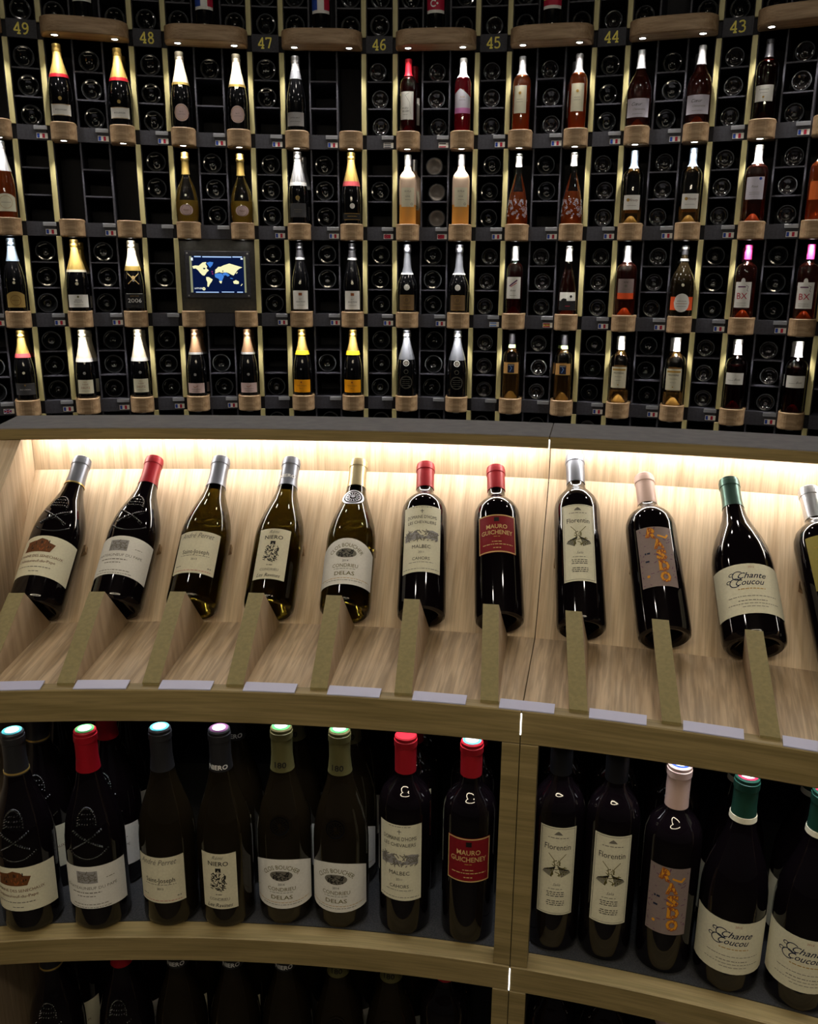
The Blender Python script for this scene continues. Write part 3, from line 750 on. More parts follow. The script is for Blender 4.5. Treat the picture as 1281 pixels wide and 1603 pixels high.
W['1d'] = still('1d', 'bord', 'wine_red', 'foil_red', [lab(.052, .165, .026, 'paper_white', 'rect', T(('line', [(.012, .16), (-.006, .150), (.014, .120), (.016, .075)], .0010, 'ink_grey'), ('text', 'KUZU', -.006, .098, .0075, 'ink_black'), ('text', 'BLUSH', -.004, .086, .0075, 'ink_black'), ('small', -.014, .004, .072, .0014, 'ink_grey')))], .232, 'punt_red')
W['1e'] = still('1e', 'bord', 'wine_pink', 'foil_white', [lab(.075, .175, .033, 'paper_lilac', 'slant', T(('text', 'ROSE', 0, .140, .006, 'ink_gold'), ('small', -.014, .014, .128, .0014, 'ink_grey'))), lab(.075, .097, .0335, 'paper_pink', 'rect', None, name='label_band', off=.0008)], .222, 'punt_red')
W['1f'] = still('1f', 'bord', 'wine_orange', 'foil_silver', [lab(.070, .180, .024, 'paper_cream', 'rect', T(('disc', 0, .150, .006, 'ink_gold', 12), ('small', -.012, .012, .125, .0016, 'ink_grey'), ('small', -.014, .014, .115, .0016, 'ink_grey'))), lab(.052, .135, .034, 'paper_peach', 'rect', None, back=True)], .225, 'punt_orange')
W['1g'] = still('1g', 'burg', 'wine_dusk', 'foil_silver', [lab(.035, .108, .042, 'paper_lilac', 'rect', T(('text', 'Cœur', -.004, .086, .013, 'ink_black', dict(shear=.4)), ('text', 'Clémentine', .006, .066, .008, 'ink_grey', dict(shear=.4)), ('small', -.02, .02, .048, .0014, 'ink_grey')))], .228, 'punt_orange')
W['1h'] = still('1h', 'bord', 'wine_dark', 'foil_black', [lab(.068, .128, .031, 'paper_white', 'rect', T(('small', -.018, .018, .112, .0018, 'ink_grey'), ('small', -.014, .014, .100, .0014, 'ink_grey'), ('disc', 0, .084, .004, 'ink_gold', 10)))], .235, 'punt_amber', glass='olive_glass')
W['2z'] = champ('2z', 'foil_silver', .19, [], [lab(.028, .100, .036, 'paper_ivory', 'arch', T(('ring', 0, .065, .026, .0012, 'ink_gold', 20), ('small', -.018, .018, .064, .0016, 'ink_grey')))], 'clear_glass', wine='wine_orange', fill=.2, punt='punt_orange')
W['2a'] = champ('2a', 'foil_gold', .205, [('foil_cream', .265, .297, .001)], [lab(.030, .076, .031, 'paper_rose', 'oval', T(('ring', 0, .053, .022, .001, 'ink_brown', 22), ('text', 'Ruinart', 0, .053, .006, 'ink_brown', dict(shear=.3)))), lab(.018, .070, .040, 'paper_gold', 'rect', None, back=True), medal(.115, .005, 'paper_cream')], 'clear_glass', 'ruin', wine='wine_gold', fill=.095, punt='punt_amber')
W['2b'] = champ('2b', 'foil_silver', .165, [('foil_white', .165, .180)], [lab(.030, .090, .034, 'paper_smoke', 'rect', T(('ring', 0, .108, .0001, .00005, 'ink_white', 3), ('small', -.018, .018, .062, .002, 'ink_grey'), ('small', -.014, .014, .052, .0016, 'ink_grey'))), medal(.112, .010, 'paper_gold')])
W['2c'] = champ('2c', 'foil_gold', .172, [('foil_rose', .166, .186)], [lab(.020, .050, .040, 'paper_black', 'rect', T(('rect', -.04, .04, .047, .0485, 'ink_gold'), ('rect', -.04, .04, .021, .0225, 'ink_gold'), ('small', -.022, .022, .036, .0022, 'ink_gold'))), medal(.080, .0115, 'paper_white')])
W['2d'] = dict(key='2d', prof='bord', kr=1.0, glass='frost_orange', cap=('foil_silver', .252), liquid_top=.088, labels=[lab(.078, .160, .026, 'paper_cream', 'rect', T(('text', 'SUVLA', 0, .144, .0075, 'ink_grey'), ('text', 'ROSE', 0, .122, .006, 'ink_grey'), ('small', -.012, .012, .108, .0014, 'ink_grey'), ('ring', .018, .090, .005, .0012, 'ink_black', 14)), off=.0012)])
def floral(f):
    rr = random.Random(5)
    for i in range(46):
        x, z = rr.uniform(-.06, .06), rr.uniform(.035, .105) ; f.ring(x, z, rr.uniform(.003, .006), .0014, 'ink_white', 8)
    for i in range(24):
        x, z = rr.uniform(-.06, .06), rr.uniform(.02, .1); f.disc(x, z, .0016, 'ink_white', 6)
def floral_extra(p, R):
    f = Flat(); floral(f); return [('floral_print', f.wrap_mesh('floral_print', R, .0006), None, None)]
W['2e'] = still('2e', 'skirt', 'wine_orange', 'foil_white', [lab(.02, .11, .040, 'paper_tan', 'rect', None, back=True)], .245, 'punt_amber', fill=.14, extra=[floral_extra])
W['2f'] = still('2f', 'bord', 'wine_clear', 'foil_blue', [lab(.058, .118, .031, 'paper_white', 'rect', T(('disc', -.016, .098, .007, 'ink_gold', 12), ('text', 'Minuty', .006, .096, .011, 'ink_brown', dict(shear=.3)), ('small', -.02, .02, .075, .0014, 'ink_grey'))), lab(.050, .120, .034, 'paper_tan', 'rect', None, back=True)], .228, 'punt_amber', fill=.07)
W['2g'] = still('2g', 'bord', 'wine_dusk', 'foil_white', [lab(.088, .175, .031, 'paper_lilac', 'rect', T(('disc', .020, .168, .006, 'ink_blue', 10), ('text', 'Rosé', 0, .138, .009, 'ink_grey', dict(shear=.3)), ('small', -.02, .02, .115, .0014, 'ink_grey'), ('small', -.02, .02, .108, .0014, 'ink_grey')))], .228, 'punt_orange')
W['2h'] = still('2h', 'bord', 'wine_orange', 'foil_white', [lab(.08, .15, .03, 'paper_peach', 'rect')], .228, 'punt_orange')
W['3z'] = champ('3z', 'foil_blue', .215, [], [lab(.020, .088, .034, 'paper_gold', 'arch', T(('ring', 0, .050, .022, .0016, 'ink_brown', 20), ('small', -.014, .014, .050, .002, 'ink_brown'))), medal(.125, .006, 'paper_cream')])
W['3a'] = champ('3a', 'foil_gold', .172, [('foil_cream', .172, .182, .0016)], [lab(.020, .075, .040, 'paper_white', 'rect', T(('disc', 0, .066, .0045, 'ink_olive', 12), ('text', 'NICOLAS', 0, .052, .0052, 'ink_black'), ('text', 'FEUILLATTE', 0, .044, .0052, 'ink_black'), ('small', -.02, .02, .031, .0014, 'ink_grey'))), medal(.122, .007, 'paper_cream')])
W['3b'] = champ('3b', 'foil_cream', .180, [('foil_gold', .180, .20, .0012)], [lab(.016, .082, .041, 'paper_black', 'rect', T(('rect', -.04, .04, .079, .0805, 'ink_white'), ('text', 'GRAND VINTAGE', 0, .070, .0035, 'ink_gold'), ('text', '2006', 0, .050, .018, 'ink_white', dict(width=.062)), ('small', -.016, .016, .026, .0014, 'ink_grey')))], extra=[lambda p, R: [('gold_ribbon', (lambda f: (f.line([(-.024, .122), (.024, .168)], .003, 'ink_pale_gold'), f.line([(.024, .122), (-.024, .168)], .003, 'ink_pale_gold'), f.disc(0, .150, .008, 'ink_pale_gold', 16), f.wrap_mesh('gold_ribbon', R, .0012))[-1])(Flat()), None, None)]])
W['3c'] = champ('3c', 'foil_black', .236, [('foil_silver', .236, .246, .0016), ('foil_silver', .288, .3095, .0012)], [lab(.014, .098, .033, 'paper_white', 'rect', T(('rect', -.008, .008, .076, .088, 'ink_rust'), ('text', 'SELECTION', 0, .048, .006, 'ink_black'), ('text', 'BRUT', 0, .060, .004, 'ink_grey'), ('small', -.018, .018, .032, .0014, 'ink_grey'))), medal(.132, .006, 'paper_cream')])
W['3d'] = champ('3d', 'foil_steel', .176, [('foil_white', .174, .180, .0018), ('foil_silver', .284, .305, .0014)], [lab(.014, .082, .031, 'paper_brown', 'rect', T(('ring', 0, .060, .012, .001, 'ink_gold', 16), ('small', -.018, .018, .036, .0018, 'ink_gold'), ('rect', -.031, .031, .014, .0155, 'ink_gold'), ('rect', -.031, .031, .0805, .082, 'ink_gold'))), medal(.116, .0135, 'paper_white')], 'dark_glass', 'prest')
W['3e'] = still('3e', 'bord', 'wine_red', 'foil_silver', [lab(.070, .165, .030, 'paper_white', 'rect', T(('line', [(-.018, .125), (.018, .152)], .006, 'ink_purple'), ('line', [(-.012, .122), (.016, .140)], .003, 'ink_red'), ('text', 'Rosé', 0, .106, .009, 'ink_grey', dict(shear=.4)), ('small', -.014, .014, .084, .0014, 'ink_grey'))), lab(.052, .070, .036, 'paper_coral', 'rect', None, back=True)], .238, 'punt_red')
W['3f'] = still('3f', 'skirt', 'wine_dusk', 'foil_white', [lab(.062, .100, .034, 'paper_white', 'rect', T(('disc', .014, .082, .006, 'ink_black', 14),)), lab(.022, .063, .036, 'paper_black', 'rect', T(('poly', [(-.03, .060), (-.03, .068), (-.020, .074), (-.006, .072), (-.004, .060)], 'ink_black'), ('small', -.01, .012, .040, .0022, 'ink_red')), off=.0007)], .235, 'punt_orange', fill=.2)
W['3g'] = still('3g', 'bord', 'wine_dusk', 'foil_silver', [lab(.100, .160, .031, 'paper_mauve', 'rect', T(('text', 'ROSE', 0, .146, .006, 'ink_black'), ('disc', 0, .130, .006, 'ink_grey', 10), ('small', -.016, .016, .115, .002, 'ink_grey'))), lab(.074, .100, .032, 'paper_coral', 'rect', None, name='label_band'), lab(.08, .15, .035, 'paper_peach', 'rect', None, back=True)], .232, 'punt_orange')
W['3h'] = dict(key='3h', prof='burg', kr=1.03, glass='brown_glass', cap=('foil_black', .262), bands=[('foil_silver', .236, .246, .0016), ('foil_silver', .284, .294, .0014)], labels=[lab(.022, .100, .034, 'paper_white', 'oval', T(('small', -.02, .02, .068, .002, 'ink_grey'), ('small', -.024, .024, .058, .002, 'ink_rust'), ('small', -.018, .018, .046, .0018, 'ink_grey')), off=.0010), lab(.030, .086, .046, 'paper_coral', 'rect', None, name='label_band'), medal(.135, .006, 'paper_cream')])
W['3i'] = still('3i', 'bord', 'wine_dusk', 'foil_pink', [lab(.045, .150, .029, 'paper_white', 'rect', T(('rect', -.020, .012, .128, .133, 'ink_purple', 3), ('line', [(.012, .137), (.022, .132), (.018, .116), (.023, .112)], .0016, 'ink_purple'), ('text', 'BX', 0, .093, .026, 'ink_red', dict(width=.042)), ('small', -.02, .02, .064, .0016, 'ink_grey'), ('small', -.02, .02, .056, .0014, 'ink_grey'))), lab(.140, .166, .0085, 'paper_white', 'oval', None, name='seal_tag', off=.0012)], .242, 'punt_orange')
W['4z'] = champ('4z', 'foil_gold', .205, [('foil_rose', .192, .210)], [lab(.028, .080, .040, 'paper_smoke', 'rect', T(('poly', [(-.004, .074), (.004, .074), (0, .066)], 'ink_gold'), ('text', 'BRUT IMPERIAL', 0, .052, .005, 'ink_white'), ('rect', -.04, .04, .078, .0792, 'ink_grey'))), medal(.126, .006, 'paper_cream')])
W['4a'] = champ('4a', 'foil_cream', .168, [('foil_white', .168, .184, .0016)], [lab(.026, .088, .031, 'paper_ivory', 'rect', T(('text', 'BRUT', 0, .078, .004, 'ink_gold'), ('text', 'CLASSIC', 0, .068, .0052, 'ink_rust'), ('text', 'DEUTZ', 0, .052, .0090, 'ink_rust'), ('small', -.018, .018, .038, .0014, 'ink_grey'))), medal(.118, .0065, 'paper_grey')])
W['4b'] = champ('4b', 'foil_bronze', .196, [('foil_silver', .196, .206), ('foil_cream', .27, .306, .001)], [lab(.018, .064, .036, 'paper_rose', 'rect', T(('line', [(-.012, .05), (-.004, .044), (.010, .052)], .002, 'ink_rust'), ('small', -.022, .022, .036, .002, 'ink_grey'), ('small', -.018, .018, .027, .0016, 'ink_grey'))), medal(.104, .0065, 'paper_grey')])
W['4c'] = champ('4c', 'foil_gold', .194, [('foil_yellow', .194, .212, .0018)], [lab(.018, .078, .039, 'paper_orange', 'rect', T(('disc', 0, .066, .004, 'ink_rust', 10), ('text', 'Veuve Clicquot', 0, .050, .0065, 'ink_rust', dict(width=.05)), ('text', 'BRUT', 0, .036, .0045, 'ink_rust'))), medal(.201, .0065, 'paper_gold'), medal(.128, .004, 'paper_grey')])
def lace(p, R):
    f = Flat(); f.ring(0, .070, .030, .0012, 'ink_grey', 26); f.ring(0, .070, .026, .0008, 'ink_grey', 26)
    for i in range(4): f.small(-.018, .018, .056 + i * .009, .0014, 'ink_grey', i)
    f.ring(0, .120, .010, .0012, 'ink_grey', 16); f.ring(0, .160, .014, .002, 'ink_white', 18); f.disc(0, .160, .009, 'ink_grey', 14)
    return [('embossed_print', f.wrap_mesh('embossed_print', R, .0007), None, None)]
W['4d'] = champ('4d', 'foil_steel', .175, [('foil_white', .284, .3095, .0016)], [], 'dark_glass', 'champ', extra=[lace])
W['4e'] = still('4e', 'bord', 'wine_clear', 'foil_black', [lab(.120, .172, .033, 'paper_tan', 'rect', T(('rect', -.015, .016, .124, .164, 'ink_navy'), ('line', [(-.004, .130), (.004, .146), (-.002, .154)], .003, 'ink_sky'), ('small', -.012, .012, .159, .0018, 'ink_white'), ('rect', -.033, .033, .120, .122, 'ink_gold')))], .234, 'punt_amber', fill=.14, bands=[('paper_green', .238, .252, .0014)])
W['4f'] = still('4f', 'bord', 'wine_clear', 'foil_white', [lab(.072, .166, .030, 'paper_cream', 'rect', T(('rect', -.030, .030, .150, .158, 'ink_gold'), ('text', 'PREMIÈRE', 0, .140, .0078, 'ink_black', dict(width=.046)), ('small', -.016, .016, .122, .0016, 'ink_grey'), ('small', -.012, .012, .106, .0014, 'ink_grey'), ('disc', 0, .086, .003, 'ink_gold', 8))), lab(.060, .165, .034, 'paper_tan', 'rect', None, back=True)], .240, 'punt_amber', fill=.055)
W['4g'] = still('4g', 'bord', 'wine_dark', 'foil_white', [lab(.110, .160, .034, 'paper_white', 'rect', T(('text', 'Bois', .014, .132, .010, 'ink_grey', dict(shear=.4)), ('small', -.026, -.002, .128, .0014, 'ink_grey')))], .236, 'punt_red', fill=.19)
DESC = {'1a': 'gold-foiled champagne bottle with white label', '1b': 'cream-foiled champagne bottle with round label', '1c': 'dark champagne bottle with grey label',
 '1d': 'red-capped rosé bottle with tall white label', '1e': 'pink bottle with white cap and slanted label', '1f': 'orange rosé bottle with tall beige label', '1g': 'rosé bottle with script label and silver cap',
 '1h': 'dark bottle with small white label', '2z': 'rosé champagne bottle with ivory label', '2a': 'round-bellied pale gold champagne bottle', '2b': 'silver-foiled champagne bottle with dark label',
 '2c': 'gold-foiled champagne bottle with white medallion', '2d': 'frosted orange rosé bottle', '2e': 'flared rosé bottle with white flower print', '2f': 'clear bottle with low white label',
 '2g': 'pinkish bottle with tall white label', '2h': 'orange bottle with white cap', '3z': 'dark champagne bottle with gold-brown label', '3a': 'gold-foiled champagne bottle with white label',
 '3b': 'champagne bottle with crossed gold ribbon and 2006', '3c': 'black champagne bottle with white label', '3d': 'long-necked champagne bottle with brown label', '3e': 'red rosé bottle with purple-striped label',
 '3f': 'rosé bottle with white and black label', '3g': 'rosé bottle with grey and orange label', '3h': 'dark bottle with round white label', '3i': 'pink-capped bottle marked BX',
 '4z': 'gold and rose foiled champagne bottle', '4a': 'white-foiled champagne bottle with ivory label', '4b': 'bronze-foiled champagne bottle with pink-grey label', '4c': 'champagne bottle with orange-yellow label',
 '4d': 'dark champagne bottle with silver lace neck', '4e': 'amber bottle with tan picture label', '4f': 'pale gold bottle with white cap', '4g': 'dark red bottle with white cap'}
for k_, r_ in {'1a': 1.1, '1c': 0.95, '1f': 1.05, '1g': 1.25, '1h': 1.13, '2a': 1.08, '2e': 1.06, '2f': 1.14, '2g': 1.2, '3a': 1.1, '3c': 0.93, '3d': 1.06, '3g': 1.2, '3h': 1.26, '3i': 1.14, '4a': 0.95, '4d': 1.06, '4e': 1.06, '4f': 1.18, '4g': 1.16, '2h': 1.15}.items(): W[k_]['kr'] = r_
def stand(key, c, side, k, behind=False, dx=0.0, dz_out=.092, group=None):
    th = bay_th(c); q = BW / 3
    sn = 'left' if side < 0 else 'right'
    pl = 'left of forty-nine' if c < 0 else ('%s between %s and %s' % (sn, NW[c], NW[c + 1]))
    sp = W[key]
    if behind:
        if sp.get('kr', 1) > 1.02:
            sp = dict(sp); sp['kr'] = 1.0; sp['key'] = key + '_slim'
        room = BW / 6 - .0045 - max(r for r, z in PROF[sp['prof']]) * sp.get('kr', 1); dx = max(-room, min(room, dx))
    M = wallM(th, (-.015 if not behind else dz_out), row_bot(k) + (.0067 if not behind else .0003), side * q + dx) @ Matrix.Rotation(RL.uniform(-.12, .12), 4, 'Z')
    lb = DESC[key] + (', behind' if behind else '') + ', %s row, %s' % (ORD[k], pl)
    bottle(sp, M, lb, 'bottles standing in the rack niches', name='champagne_bottle' if 'champagne' in lb else 'wine_bottle')
for a in (('1a', 0, -1, 1), ('1a', 0, 1, 1), ('1b', 1, -1, 1), ('1b', 1, 1, 1), ('1c', 2, -1, 1), ('1d', 3, -1, 1), ('1e', 3, 1, 1), ('1f', 4, -1, 1), ('1f', 4, 1, 1), ('1g', 5, -1, 1), ('1g', 5, 1, 1), ('1h', 6, -1, 1),
          ('2z', -1, 1, 2), ('2a', 1, -1, 2), ('2a', 1, 1, 2), ('2b', 2, -1, 2), ('2c', 2, 1, 2), ('2d', 3, -1, 2), ('2d', 3, 1, 2), ('2e', 4, -1, 2), ('2e', 4, 1, 2), ('2f', 5, -1, 2), ('2f', 5, 1, 2), ('2g', 6, -1, 2), ('2h', 6, 1, 2),
          ('3z', -1, 1, 3), ('3a', 0, -1, 3), ('3b', 0, 1, 3), ('3c', 2, -1, 3), ('3c', 2, 1, 3), ('3d', 3, -1, 3), ('3d', 3, 1, 3), ('3e', 4, -1, 3), ('3f', 4, 1, 3), ('3g', 5, -1, 3), ('3h', 5, 1, 3), ('3i', 6, -1, 3), ('3i', 6, 1, 3),
          ('4z', -1, 1, 4), ('4a', 0, -1, 4), ('4a', 0, 1, 4), ('4b', 1, -1, 4), ('4b', 1, 1, 4), ('4c', 2, -1, 4), ('4c', 2, 1, 4), ('4d', 3, -1, 4), ('4d', 3, 1, 4), ('4e', 4, -1, 4), ('4e', 4, 1, 4), ('4f', 5, -1, 4), ('4f', 5, 1, 4), ('4g', 6, -1, 4), ('4g', 6, 1, 4)):
    stand(*a)
for a in (('1a', 0, 1, 1, .026), ('1d', 3, -1, 1, .018), ('1f', 4, 1, 1, -.015), ('1g', 5, -1, 1, -.024), ('1g', 5, 1, 1, -.026), ('1h', 6, -1, 1, -.01),
          ('2b', 2, -1, 2, .018), ('2d', 3, -1, 2, .018), ('3a', 0, -1, 3, .024), ('3b', 0, 1, 3, .024), ('3e', 4, -1, 3, -.018), ('3g', 5, -1, 3, -.022), ('3h', 5, 1, 3, -.014), ('3i', 6, -1, 3, -.024),
          ('4z', -1, 1, 4, .024), ('4a', 0, -1, 4, .024), ('4a', 0, 1, 4, .026), ('4b', 1, -1, 4, .022), ('4b', 1, 1, 4, .016), ('4e', 4, 1, 4, -.022), ('4f', 5, -1, 4, -.018), ('4f', 5, 1, 4, -.022), ('4g', 6, -1, 4, -.026), ('4g', 6, 1, 4, -.022)):
    stand(a[0], a[1], a[2], a[3], True, a[4] * 1.3)
WIDE[0] = 1
# tall bottles wrapped in flags on the canopy shelves
def flagwrap(kind):
    z0, z1, h = .062, .170, .044
    def fr(f): f.rect(-h, -h * .30, z0 + .012, z1, 'ink_blue', 6); f.rect(-h * .30, h * .34, z0 + .012, z1, 'ink_white', 6); f.rect(h * .34, h, z0 + .012, z1, 'ink_red', 6); f.l = [1] * len(f.l)
    def tr(f): f.rect(-h, h, z0 + .012, z1, 'ink_red', 10); f.ring(-.008, .098, .014, .005, 'ink_white', 20, None, .7, 5.6); f.disc(.008, .098, .005, 'ink_white', 5)
    def es(f): f.rect(-h, h, z0 + .012, z0 + .034, 'ink_red', 10); f.rect(-h, h, z0 + .034, z1 - .03, 'ink_yellow', 10); f.rect(-h, h, z1 - .03, z1, 'ink_red', 10); f.disc(-.01, .108, .007, 'ink_red', 10)
    return dict(key='flag' + kind, prof='bord', kr=1.06, glass='dark_glass', cap=('foil_black', .235), labels=[lab(z0, z1, h, 'paper_white', 'rect', {'fr': fr, 'tr': tr, 'es': es}[kind])])
for c, kd, wd in ((0, 'fr', 'blue-white-red'), (1, 'fr', 'blue-white-red'), (2, 'fr', 'blue-white-red'), (3, 'tr', 'red crescent'), (4, 'es', 'red and yellow')):
    bottle(flagwrap(kd), wallM(bay_th(c), -.009 - .05, ROWTOP + .0721), '%s flag bottle on oak canopy between %s and %s' % (wd, NW[c], NW[c + 1]), 'flag bottles on the canopies')

# ------------------------------------------------------------------ map screen in the bay between 48 and 47
def map_screen():
    th = bay_th(1); M = wallM(th, 0, row_bot(3))
    t = thing('map_screen', 'world map touch screen in black panel between numbers forty-eight and forty-seven', 'screen', M)
    part('surround_panel', boxm('surround_panel', BW - .024, .014, SEG - .002, G['panel_dark'], .001, 0, .004, SEG / 2), t, M)
    M2 = M @ Matrix.Translation((0, -.006, .173))
    b = part('bezel', boxm('bezel', .292, .010, .208, G['rack_dark'], .002), t, M2)
    for x in (-.136, .136):
        for z in (-.094, .094): part('screw', lathe('screw', [(0, -.0015), (.004, -.001), (.004, .001), (0, .001)], G['steel'], 10), b, M2 @ Matrix.Translation((x, -.0055, z)) @ Matrix.Rotation(PI / 2, 4, 'X'))
    fl = Flat(); W_, H_ = .252, .163
    def X(px, py): return ((px - 642) / 755 * W_, -(py - 535) / 490 * H_)
    fl.rect(-W_ / 2, W_ / 2, -H_ / 2, H_ / 2, 'screen_navy', 1); n0 = len(fl.v)
    def land(pts, m): fl.poly([X(*p) for p in pts][::-1], m)
    land([(300, 425), (340, 415), (385, 418), (440, 375), (490, 368), (480, 395), (500, 430), (490, 450), (520, 480), (490, 505), (470, 535), (455, 550), (430, 545), (400, 515), (375, 480), (345, 455), (310, 458)], 'screen_land')
    land([(490, 380), (540, 365), (585, 372), (570, 410), (535, 445), (515, 415)], 'screen_blue')
    land([(478, 568), (515, 568), (565, 600), (550, 630), (525, 660), (505, 700), (488, 695), (492, 640), (478, 600)], 'screen_land')
    land([(605, 470), (625, 455), (650, 430), (680, 430), (720, 410), (800, 385), (870, 405), (975, 435), (930, 455), (900, 480), (880, 510), (850, 545), (815, 530), (790, 515), (760, 505), (720, 505), (690, 510), (660, 500), (600, 520), (605, 490)], 'screen_land')
    land([(595, 530), (640, 515), (690, 518), (720, 560), (700, 600), (690, 620), (660, 620), (645, 590), (600, 570)], 'screen_blue')
    land([(650, 620), (692, 620), (680, 655), (660, 645)], 'screen_land')
    land([(700, 522), (740, 502), (775, 520), (800, 545), (770, 560), (745, 540), (715, 550)], 'screen_blue')
    land([(840, 625), (880, 605), (920, 625), (918, 655), (890, 660), (850, 655)], 'screen_land')
    land([(940, 682), (962, 655), (970, 660), (950, 684)], 'screen_land'); land([(885, 515), (905, 495), (908, 505), (892, 522)], 'screen_land')
    land([(800, 575), (830, 580), (845, 592), (810, 588)], 'screen_blue')
    for p in ((562, 495), (568, 525)): fl.disc(*X(*p), .0035, 'screen_purple', 8)
    land([(700, 480), (715, 478), (712, 500), (702, 498)], 'screen_navy'); land([(440, 445), (475, 448), (470, 465), (448, 466)], 'screen_navy')
    for (a, b_, c_, d_) in ((330, 290, 420, 306), (440, 292, 830, 308), (845, 290, 975, 306), (330, 765, 640, 778), (680, 762, 850, 774), (890, 762, 970, 776)): land([(a, b_), (c_, b_), (c_, d_), (a, d_)], 'screen_line')
    land([(265, 292), (295, 292), (295, 775), (265, 775)], 'screen_edge'); land([(995, 292), (1020, 292), (1020, 775), (995, 775)], 'screen_edge')
    land([(286, 312), (312, 312), (312, 350), (286, 350)], 'screen_white'); land([(955, 312), (985, 312), (985, 332), (955, 332)], 'screen_white')
    fl.text('LATITUDE', *X(366, 720), .0065, 'screen_white', width=.034, bold=.02); fl.disc(*X(440, 726), .0072, 'screen_land', 14); fl.text('20', *X(440, 726), .006, 'screen_navy', width=.008)
    v = [(a, 0 if i < n0 else (-.0004 - .0000004 * i), b_) for i, (a, b_) in enumerate(fl.v)]
    n1 = len(fl.v)
    me = mesh('display', v, fl.f, [G[q] for q in fl.mats], fm=fl.m)
    part('display', me, b, M2 @ Matrix.Translation((0, -.0056, 0)), 'lit world map in yellow and blue')
map_screen()

# ------------------------------------------------------------------ front cabinets
def E_(z): return EYE + z
RF = 2.458; TL, TS, TR = -.112, .206, .56
LAM = math.atan2(2.952 - 2.7215, .545 - .337); SL, CLM = math.sin(LAM), math.cos(LAM)
def cabinet(label, t0, t1, left_end):
    M = frontM((t0 + t1) / 2, 2.7, 0); org = tuple(M.translation); t = thing('display_cabinet', label, 'cabinet', M, 'curved display cabinets')
    MT = Matrix.Translation(org); n = 40
    def sw(name, prof, a, b, mat, parent=t, lb=None, nn=n):
        return part(name, sweep(name, [(r, E_(z)) for r, z in prof], a, b, nn, G[mat], CF, org), parent, MT, lb)
    g = .00025
    a, b = t0 + (0 if left_end else g), t1 - g
    def bx(r0, r1, z0, z1): return [(r0, z0), (r1, z0), (r1, z1), (r0, z1)]
    def bxb(r0, r1, z0, z1, c=.0015): return [(r0 + c, z0), (r1, z0), (r1, z1), (r0 + c, z1), (r0, z1 - c), (r0, z0 + c)]
    tb = sw('top_board', bxb(2.893, 3.04, -.271, -.2515), a - (.016 if left_end else 0), b, 'oak_edge'); sw('top_sheet', bx(2.8935, 3.0395, -.2515, -.250), a - (.016 if left_end else 0), b, 'grey_top', tb, 'thin grey top sheet')  # thin grey sheet over the board
    sw('riser_panel', bx(2.952, 2.968, -.345, -.271), a, b, 'oak_across')
    d = .015
    sw('slanted_panel', [(2.7215, -.545), (2.7215 + d * CLM, -.545 - d * SL), (2.952 + d * CLM, -.337 - d * SL), (2.952, -.337)], a, b, 'oak_across')
    sw('rack_floor', [(2.4785, -.554), (2.735, -.563), (2.735, -.5455), (2.4785, -.5365)], a, b, 'oak_radial')
    sw('front_board', bxb(RF, 2.478, -.584, -.536), a, b, 'oak_edge')
    for z in (-.936, -1.306):
        s = sw('bottle_shelf', bxb(RF, 2.93, z - .042, z), a, b, 'oak_edge'); sw('shelf_mat', bx(2.490, 2.928, z, z + .0015), a, b, 'shelf_mat', s, 'dark rubber mat')
    sw('back_board', bx(2.931, 2.945, -1.65, -.365), a, b, 'rack_black'); sw('plinth', bx(2.50, 2.52, -1.65, -1.349), a, b, 'rack_black')
    w = .0094
    for (p, q) in (((b - w, b),) if left_end else ((a, a + w),)):
        for z0, z1 in ((-.936, -.5845), (-1.306, -.9785), (-1.65, -1.3485)): sw('divider_post', bxb(RF + .001, 2.489, z0, z1), p, q, 'oak_edge', nn=2)
    for (p, q) in (((a - .0155, a - .0002),) if left_end else ((b + .0002, b + .009),)):
        sw('end_panel', [(RF, -1.65), (2.968, -1.65), (2.968, -.2715), (2.893, -.2715), (RF, -.500)], p, q, 'oak_across', nn=2)
    if left_end: sw('end_edge', [(2.893, -.2716), (2.8925, -.2722), (RF - .0006, -.5004), (RF, -.500)], a - .0155, a - .0002, 'oak_edge', nn=2)
    st = sw('light_strip', bx(2.922, 2.9365, -.2735, -.2712), a + .004, b - .0008, 'led_strip', t, 'warm white light strip')
    sl = sw('shelf_light', bx(2.513, 2.531, -.5665, -.564), a + .006, b - .006, 'shelf_led', t, 'slim light strip under the rack floor')
    m_ = 5
    for i in range(m_):
        tm = a + (b - a) * (i + .5) / m_
        l = bpy.data.lights.new('shelf_light', 'AREA'); l.shape = 'RECTANGLE'; l.size = (b - a) / m_ * 2.54; l.size_y = .018; l.energy = SHELF_W; l.spread = math.radians(50); l.color = (.95, .97, 1)
        o = bpy.data.objects.new('shelf_light_source', l); put(o, sl, frontM(tm, 2.522, E_(-.568)))
    return t
cabL = cabinet('long curved oak display cabinet left of the seam, with leaning and standing bottles', TL, TS, True)
cabR = cabinet('curved oak display cabinet right of the seam, running out of view', TS, TR, False)
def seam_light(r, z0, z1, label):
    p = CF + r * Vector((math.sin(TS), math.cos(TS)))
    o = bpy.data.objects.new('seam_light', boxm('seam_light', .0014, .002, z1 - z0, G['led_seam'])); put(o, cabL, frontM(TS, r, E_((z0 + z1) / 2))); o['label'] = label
seam_light(2.8935, -.272, -.256, 'thin light leaking through the cabinet joint')
seam_light(RF + .0005, -.570, -.540, 'thin light leaking through the cabinet joint')
seam_light(RF + .0005, -.976, -.940, 'thin light leaking through the cabinet joint')

